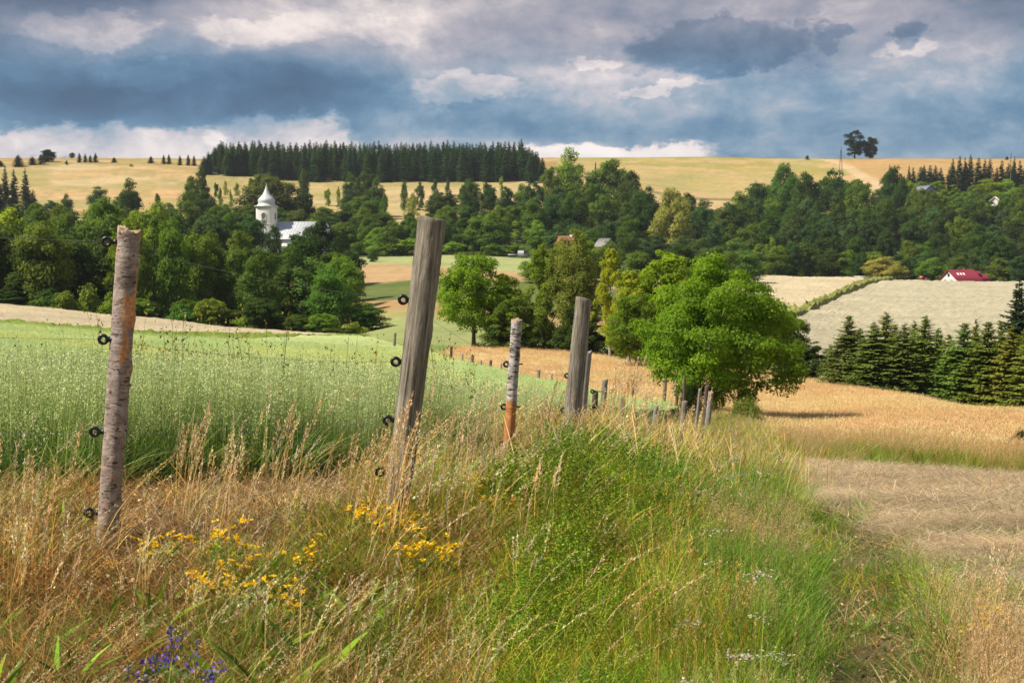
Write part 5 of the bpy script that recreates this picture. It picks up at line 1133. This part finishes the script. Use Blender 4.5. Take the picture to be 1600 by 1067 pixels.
def verge():
    """which plant grows where on the rough verge, by position along and across the fence"""
    px, d, rng = sample(33000, 3.0, 62, -120, 1720, 21, .3)
    X = (px-CX)/F*d; n1 = fbm(X*.8+11, d*.8+5, 3); n2 = fbm(X*1.6+40, d*1.6+21, 3)
    ok = (d < np.where(px < 1062, oat_edge(px)+.2, 60)) & (d < np.where(px > 1100, lerp_pts(GOLD_LO, px)+.6, 99))
    hayz = (px > hay_l(d)+40*(n1-.5)) & (d < lerp_pts(HAY_TOP, px)); ok &= ~hayz
    tr = np.exp(-((px-track(d)+30*(n2-.5))/trackw(d))**2)
    k = np.full(len(px), -1); r = rng.rand(len(px))
    def setk(mask, names, ps, rest=-2):
        idx = np.where(mask & ok & (k < 0))[0]; c = rng.choice(len(names)+1, len(idx), p=list(ps)+[max(0, 1-sum(ps))])
        lut = np.array([KN.index(a) for a in names]+[rest]); k[idx] = lut[c]
    setk(tr > .42, ['short', 'litter', 'green'], [.66, .12, .03], 99)
    setk((tr > .2), ['short', 'green', 'fine'], [.45, .2, .14], 99)
    # straw right of the track foreground
    setk((px > 1430) & (d < 5.7), ['plume', 'straw', 'fine', 'rust'], [.26, .14, .22, .2])
    setk((px > track(d)), ['fine', 'green', 'short', 'straw'], [.36, .10, .30, .05], 99)
    setk((px > 1180) & (d > 21), ['green', 'fine', 'goldg', 'lush'], [.35, .2, .25, .1])
    # bare littered ground between the posts
    bare = (px > 170-40*n2) & (px < 600) & (d > 5.9) & (d < 9.2) & (n1 < .66)
    setk(bare, ['litter', 'rust', 'straw', 'short'], [.62, .05, .035, .14], 99)
    setk((px < 330) & (d < 12), ['rust', 'straw', 'litter', 'green', 'rosette'], [.60, .08, .16, .04, .02])
    setk((px < 560) & (d < 5.6), ['rust', 'straw', 'green', 'litter', 'rosette', 'plume'], [.46, .09, .15, .12, .05, .03])
    setk((px < 760) & (d < 12), ['straw', 'plume', 'rust', 'green', 'litter'], [.08, .08, .38, .18, .14])
    fb = np.exp(-((px-935)/150)**2)*np.exp(-(np.log(d/9.2)/.36)**2)
    setk((fb+1.0*(n1-.5)+.6*(n2-.5) > .42), ['forb', 'green', 'straw', 'plume', 'rosette'], [.46, .22, .015, .02, .02])
    setk((px < 1010) & (d < 6.6), ['rust', 'straw', 'green', 'forb', 'short'], [.14, .012, .42, .16, .16])
    setk((px < 1080) & (d > 9), ['plume', 'straw', 'rust', 'goldg', 'forb', 'green'], [.16, .09, .12, .2, .12, .22])
    setk((px > 1020) & (px < 1330) & (d > 7.4) & (d < 16) & (n1+.0*n2 > .45), ['fine', 'green', 'yarrow'], [.72, .16, .03])
    setk((px > 1000) & (d > 14), ['green', 'fine', 'lush', 'goldg', 'yarrow', 'plume'], [.3, .26, .15, .12, .03, .05])
    setk((px >= 1000) & (n2 < .56), ['lush', 'green', 'fine', 'yarrow', 'rosette'], [.6, .28, .02, .006, .02])
    setk(px >= 1000, ['green', 'lush', 'fine', 'forb', 'yarrow'], [.42, .3, .13, .05, .006])
    setk(px > -1e9, ['green', 'rust', 'straw'], [.5, .2, .1])
    names = {'straw': 'tall_straw_grass', 'plume': 'pale_plume_grass', 'rust': 'dead_rusty_grass', 'fine': 'fine_bent_grass', 'green': 'green_grass', 'lush': 'lush_green_grass', 'short': 'short_turf',
             'litter': 'dry_plant_litter', 'forb': 'leafy_bedstraw', 'rosette': 'dock_leaves', 'goldg': 'golden_verge_grass', 'yarrow': 'white_yarrow'}
    for nm, on in names.items():
        i = np.where(k == KN.index(nm))[0]
        if not len(i): continue
        rng2 = rs(len(i)); n = len(i); wind = nm in ('straw', 'plume', 'fine', 'goldg', 'oat', 'rust')
        rz = rng2.normal(size=n)*.55 if wind else rng2.rand(n)*6.28
        s = (.75+.45*rng2.rand(n))
        if nm in ('straw', 'plume'):
            tall = np.where(rng2.rand(n) < np.interp(px[i], [0, 350, 600, 900], [.10, .12, .2, .12]), 1.45, .85)
            s *= np.interp(d[i], [3, 4.5, 6, 9, 14, 30, 60], [.34, .48, .54, .62, .78, 1.0, 1.2])*tall
        elif nm == 'forb': s *= np.interp(d[i], [3, 5, 8, 12, 30], [.3, .42, .58, .65, 1.0])
        elif nm == 'fine': s *= np.interp(d[i], [3, 5, 8, 14, 30], [.4, .6, .62, .7, 1.1])*np.where((px[i] > 1300) & (d[i] > 6), .65, 1)
        elif nm == 'short': s *= np.interp(d[i], [3, 6, 30], [.6, .75, 1.2])
        elif nm in ('green', 'lush', 'rust'): s *= np.interp(d[i], [3, 5, 8, 14, 30], [.4, .62, .8, .9, 1.3])
        else: s *= np.interp(d[i], [3, 5, 30], [.8, 1, 1.3])
        s *= np.where((px[i] > 925) & (px[i] < 1130) & (d[i] > 16) & (d[i] < 50), .55, 1)
        side = (px[i] > 1240) & (d[i] < 12)
        s *= np.where(side & (px[i] < 1470), .62, 1)*np.where((px[i] > 700) & (px[i] < 860) & (d[i] > 7.5) & (d[i] < 12.5) & (nm != 'short'), .6, 1)
        if nm in ('straw', 'plume'): s *= np.where(side & (px[i] >= 1470), .85, 1)
        t = tn(rng2, n)
        if nm in ('green', 'lush', 'forb'): t *= np.where(n1[i, None] > .52, (1.3, 1.1, .9), (.8, .95, 1.0))*np.where(n2[i, None] > .5, 1.1, .8)
        if nm == 'forb': t *= (.8+.5*rng2.rand(n, 1))
        scatter(on, nm, put(px[i], d[i], -.02), rz, s, t, nvar=4 if n > 1500 else 2)
verge()
def accents():
    C = [(8, 5.6, 1.25), (22, 5.4, 1.15), (40, 5.7, 1.3), (60, 6.0, 1.0), (98, 5.2, .8), (210, 5.5, .8), (272, 7.6, 1.15), (286, 7.4, 1.3), (296, 7.0, 1.1), (330, 6.6, 1.1), (345, 6.3, 1.0), (380, 6.8, 1.05), (425, 7.0, 1.2), (436, 7.3, 1.35), (470, 6.4, .9),
         (510, 6.4, 1.0), (560, 6.2, 1.05), (580, 6.1, 1.2), (590, 6.05, 1.35), (603, 6.15, 1.25), (622, 6.0, 1.1), (640, 6.1, 1.0), (655, 6.4, 1.05), (690, 6.7, 1.1), (705, 7.5, 1.2), (725, 8.2, 1.15), (748, 7.4, 1.0), (775, 9.5, 1.1), (822, 10, 1.05), (838, 11, 1.1),
         (860, 12, 1.1), (880, 11, 1.0), (935, 14, 1.1), (1050, 17, 1.1), (1075, 15, 1.0), (1110, 14, .9), (962, 22, 2.0), (971, 22, 2.2), (980, 22.5, 2.1), (990, 22, 1.8), (1006, 23, 1.7), (955, 20, 1.6), (300, 5.0, .7), (420, 4.8, .65), (620, 4.9, .7), (800, 5.6, .8), (850, 6.2, .9), (1500, 5.4, .75), (1540, 5.3, .8), (1570, 5.5, .85)]
    rng = rs(61); a = np.array(C); a[:, 2] *= np.where(a[:, 1] < 12, .78, 1); a = np.repeat(a, 2, 0); a[:, 0] += rng.normal(size=len(a))*9; a[:, 1] += rng.normal(size=len(a))*.08; n = len(a)
    scatter('tall_plume_stems', 'plume', put(a[:, 0], a[:, 1], -.02), rng.normal(size=n)*.5, a[:, 2]*(.85+.2*rng.rand(n)), tn(rng, n, (1.12, 1.12, 1.12)), nvar=6)
accents()
def oats():
    px, d, rng = sample(19000, 7.6, 42, -120, 1062, 31, .5); X = (px-CX)/F*d
    e = oat_edge(px); ok = (d > e-.9*fbm(X*2, d*2, 2)+.4) & (d < lerp_pts(OAT_HI, px)); px, d = px[ok], d[ok]; n = len(px)
    s = (.8+.18*rng.rand(n))*np.interp(fbm((px-CX)/F*d*.5+3, d*.5, 2), [.3, .7], [.92, 1.08])
    scatter('green_oats', 'oat', put(px, d, -.03), rng.normal(size=n)*.6, s, tn(rng, n, v=.12, hue=.05), nvar=5)
    px, d, rng = sample(26000, 15, 112, -120, 1062, 33, .35); ok = (d > oat_edge(px)+6) & (d < lerp_pts(OAT_HI, px)-.6); px, d = px[ok], d[ok]; n = len(px)
    f = fbm((px-CX)/F*d*.16+7, d*.16, 4)[:, None]; tt = tn(rng, n, v=.10, hue=.05)*np.where(f > .54, (1.12, 1.04, .9), (.92, .98, 1.0))
    scatter('oat_heads', 'oatfar', put(px, d, .40), rng.normal(size=n)*.6, (.85+.3*rng.rand(n)), tt, nvar=4)
oats()
def weeds():
    px, d, rng = sample(430, 8.2, 24, -60, 960, 35, .5); X = (px-CX)/F*d
    ok = (d > oat_edge(px)-.2) & (d < oat_edge(px)+4.5) & (fbm(X*.7+8, d*.7, 2) > .44); px, d = px[ok], d[ok]; n = len(px)
    scatter('brown_seeded_weeds', 'weed', put(px, d), rng.rand(n)*6.28, .5+.62*rng.rand(n)**.8, tn(rng, n), nvar=5)
weeds()
def golden():
    px, d, rng = sample(42000, 30, 121, 690, 1720, 41, .2)
    ok = (d > lerp_pts(GOLD_LO, px)-.5) & (d < lerp_pts(GOLD_HI, px)+.5); px, d = px[ok], d[ok]; n = len(px)
    t = tn(rng, n, v=.10, hue=.06); f = fbm((px-CX)/F*d*.12, d*.12, 3); t *= np.where(f[:, None] > .52, (1.0, .96, .9), (1.02, 1.08, 1.0))
    scatter('golden_grass', 'gold', put(px, d, .0), rng.normal(size=n)*.5, .9+.35*rng.rand(n), t, nvar=5)
    px, d, rng = sample(2600, 22, 46, 1150, 1720, 43, .3); g = lerp_pts(GOLD_LO, px); ok = (d > g-6) & (d < g+1.2) & (d > lerp_pts(HAY_TOP, px)-.2); px, d = px[ok], d[ok]; n = len(px)
    scatter('green_ditch_grass', 'lush', put(px, d, -.02), rng.rand(n)*6.28, (.8+.4*rng.rand(n)), tn(rng, n, (1.0, .8, .8)), nvar=3)
    m = rng.rand(n) < .4; px, d = px[m]+4, d[m]+.3; n = len(px)
    scatter('brown_ditch_grass', 'fine', put(px, d, -.02), rng.normal(size=n)*.5, 1+.5*rng.rand(n), tn(rng, n), nvar=3)
golden()
def hay():
    px, d, rng = sample(15000, 4.5, 29, 1100, 1720, 51, .5); X = (px-CX)/F*d
    ok = (px > hay_l(d)+np.interp(d, [5, 9, 16], [70, 45, 0])-30*rng.rand(len(px))) & (d < lerp_pts(HAY_TOP, px)+.3) & ((fbm(X*.6, d*1.6+4, 3) > .40) | (rng.rand(len(px)) < .35)); px, d = px[ok], d[ok]; n = len(px)
    X = (px-CX)/F*d; f = smooth(.42, .62, fbm(X*.5+3, d*2.2, 4))
    scatter('mown_hay', 'hay', put(px, d), rng.normal(size=n)*1.2, (.8+.6*rng.rand(n))*np.interp(d, [5, 9, 14], [.45, .65, 1.1]), tn(rng, n)*(1.08-.5*f[:, None]), nvar=5)
    px, d, rng = sample(3000, 4.5, 28, 1100, 1720, 53, .5); X = (px-CX)/F*d
    ok = (px > hay_l(d)-30) & (d < lerp_pts(HAY_TOP, px)) & (fbm(X*.5+7, d*.9+4, 3) > .56); px, d = px[ok], d[ok]; n = len(px)
    scatter('turf_in_the_hay', 'short', put(px, d), rng.rand(n)*6.28, .8+.4*rng.rand(n), tn(rng, n, (1.4, 1.3, 1)), nvar=3)
    ci = 0
hay()
# single flowering plants
def flower(kind, px, py, d, label, seed, s=1.0):
    rng = rs(seed); T_ = Tuft(); b = P(px, d); h = max(.15, zat(py, d)-b.z)
    if kind == 'yellow':
        c = T_.blades(rng, 7, GRN, L=h*1.05, w=.004, lean=.12, curl=.04, spread=.03, segs=5, tip=.6); ends = c[:, -1]*[1, 1, 0]+np.c_[np.zeros((7, 2)), np.full(7, h)+rng.normal(size=7)*.035]
        ends[:, :2] = rng.normal(size=(7, 2))*.05*s; 
        for e in ends:
            T_.add(*[q for q in bits(rng, np.tile(e-[0, 0, .12], (3, 1)), np.tile([0, 0, 1.], (3, 1))+rng.normal(size=(3, 3))*.2, .12, .004)], np.tile(GRN[0], (12, 1)))
            for f in range(5):
                c0 = e+rng.normal(size=3)*[.022, .022, .02]; m = 12; a = np.arange(m)/m*6.283
                ax_ = Vector((rng.normal(), rng.normal(), 0)).normalized(); Rm = np.array(Matrix.Rotation(.9*rng.rand()+.15, 3, ax_))
                D = (np.c_[np.cos(a), np.sin(a), np.full(m, .2)]+rng.normal(size=(m, 3))*.1) @ Rm.T; V, F4 = bits(rng, np.tile(c0, (m, 1)), D, .016, .0075)
                T_.add(V, F4, np.tile((.95, .66, .01), (len(V), 1))); C = c0+rng.normal(size=(8, 3))*.002+[0, 0, .002]; T_.leafs(rng, C, rng.normal(size=(8, 3))+[0, 0, 2], .006, [(.85, .48, .01)])
        n = 60; C = np.c_[rng.normal(size=(n, 2))*.05, h*(.25+.65*rng.rand(n))]; T_.leafs(rng, C, rng.normal(size=(n, 3))+[0, 0, .5], .045, GRN, .5)
    else:
        c = T_.blades(rng, 5, DGR, L=h, w=.004, lean=.12, curl=.05, spread=.03, segs=5, tip=.6)
        for e in c:
            n = 10; u = .8+.2*rng.rand(n); C = np.array([np.interp(u, np.linspace(0, 1, 6), e[:, k]) for k in range(3)]).T+rng.normal(size=(n, 3))*.008
            T_.leafs(rng, C, rng.normal(size=(n, 3)), .014, [(.12, .06, .42), (.18, .10, .5), (.09, .05, .3)])
        n = 30; C = np.c_[rng.normal(size=(n, 2))*.04, h*(.1+.6*rng.rand(n))]; T_.leafs(rng, C, rng.normal(size=(n, 3))+[0, 0, .5], .04, DGR, .5)
    o = link(kind+'_wildflower', T_.mesh(kind+'_wildflower', PLANT)); o.location = b
    tag(o, label, 'flower', {'yellow': 'yellow ragwort like flowers on the verge', 'violet': 'violet wildflowers low in the grass'}[kind])
YF = [(258, 858, 6.0, 'yellow flower clump right of the leftmost post'), (345, 858, 6.0, 'orange yellow flower clump second from the leftmost post'), (352, 902, 5.6, 'yellow flower clump just below the second one'),
      (362, 926, 5.4, 'small yellow flower clump, lowest of the left four'), (316, 912, 5.5, 'tiny yellow flower sprig between the left clumps'), (450, 942, 5.3, 'pale yellow flower clump midway to the big grey post'),
      (570, 812, 6.3, 'yellow flower clump at the left foot of the big grey post'), (602, 812, 6.35, 'yellow flower clump right against the foot of the big grey post'), (632, 816, 6.2, 'yellow flower clump at the right foot of the big grey post'),
      (735, 800, 6.8, 'broad golden flower clump right of the big grey post'), (752, 818, 6.6, 'golden flower clump just right of the broad one'), (660, 878, 5.8, 'small yellow flower clump below the big grey post'),
      (685, 880, 5.8, 'yellow flower clump below and right of the big grey post'), (478, 885, 5.7, 'single yellow flower sprig left of the big grey post'), (1548, 968, 5.3, 'tiny yellow flower in the straw at the lower right')]
for i, (x, y, d, l) in enumerate(YF): flower('yellow', x, y, d, l, 700+i, .7 if 'tiny' in l or 'sprig' in l else 1.15)
VF = [(252, 1000, 4.6, 'violet flower spikes at the bottom below the yellow clumps'), (238, 1020, 4.5, 'violet flower at the bottom, left of the spikes'), (200, 1035, 4.4, 'violet flower lowest at the bottom left'),
      (268, 1030, 4.45, 'violet flower right of the bottom spikes'), (340, 1060, 4.3, 'violet flower on the bottom picture edge'), (300, 765, 9.5, 'violet flower at the foot of the oats right of the leftmost post'), (50, 798, 8.8, 'violet flower at the foot of the oats at the left edge')]
for i, (x, y, d, l) in enumerate(VF): flower('violet', x, y, d, l, 800+i, .7)

# thin summer air between here and the hills
m, t, p = mat('summer_haze'); t.nodes.remove(p); pv = N(t, 'ShaderNodeVolumePrincipled')
pv.inputs['Color'].default_value = (.86, .92, 1.0, 1); pv.inputs['Density'].default_value = 0.00008; pv.inputs['Anisotropy'].default_value = 0.2
t.links.new(pv.outputs[0], t.nodes['Material Output'].inputs['Volume'])
tag(MB().box(-3500, 3500, -3500, 3500, -24, 96).obj('haze', m), kind='stuff')
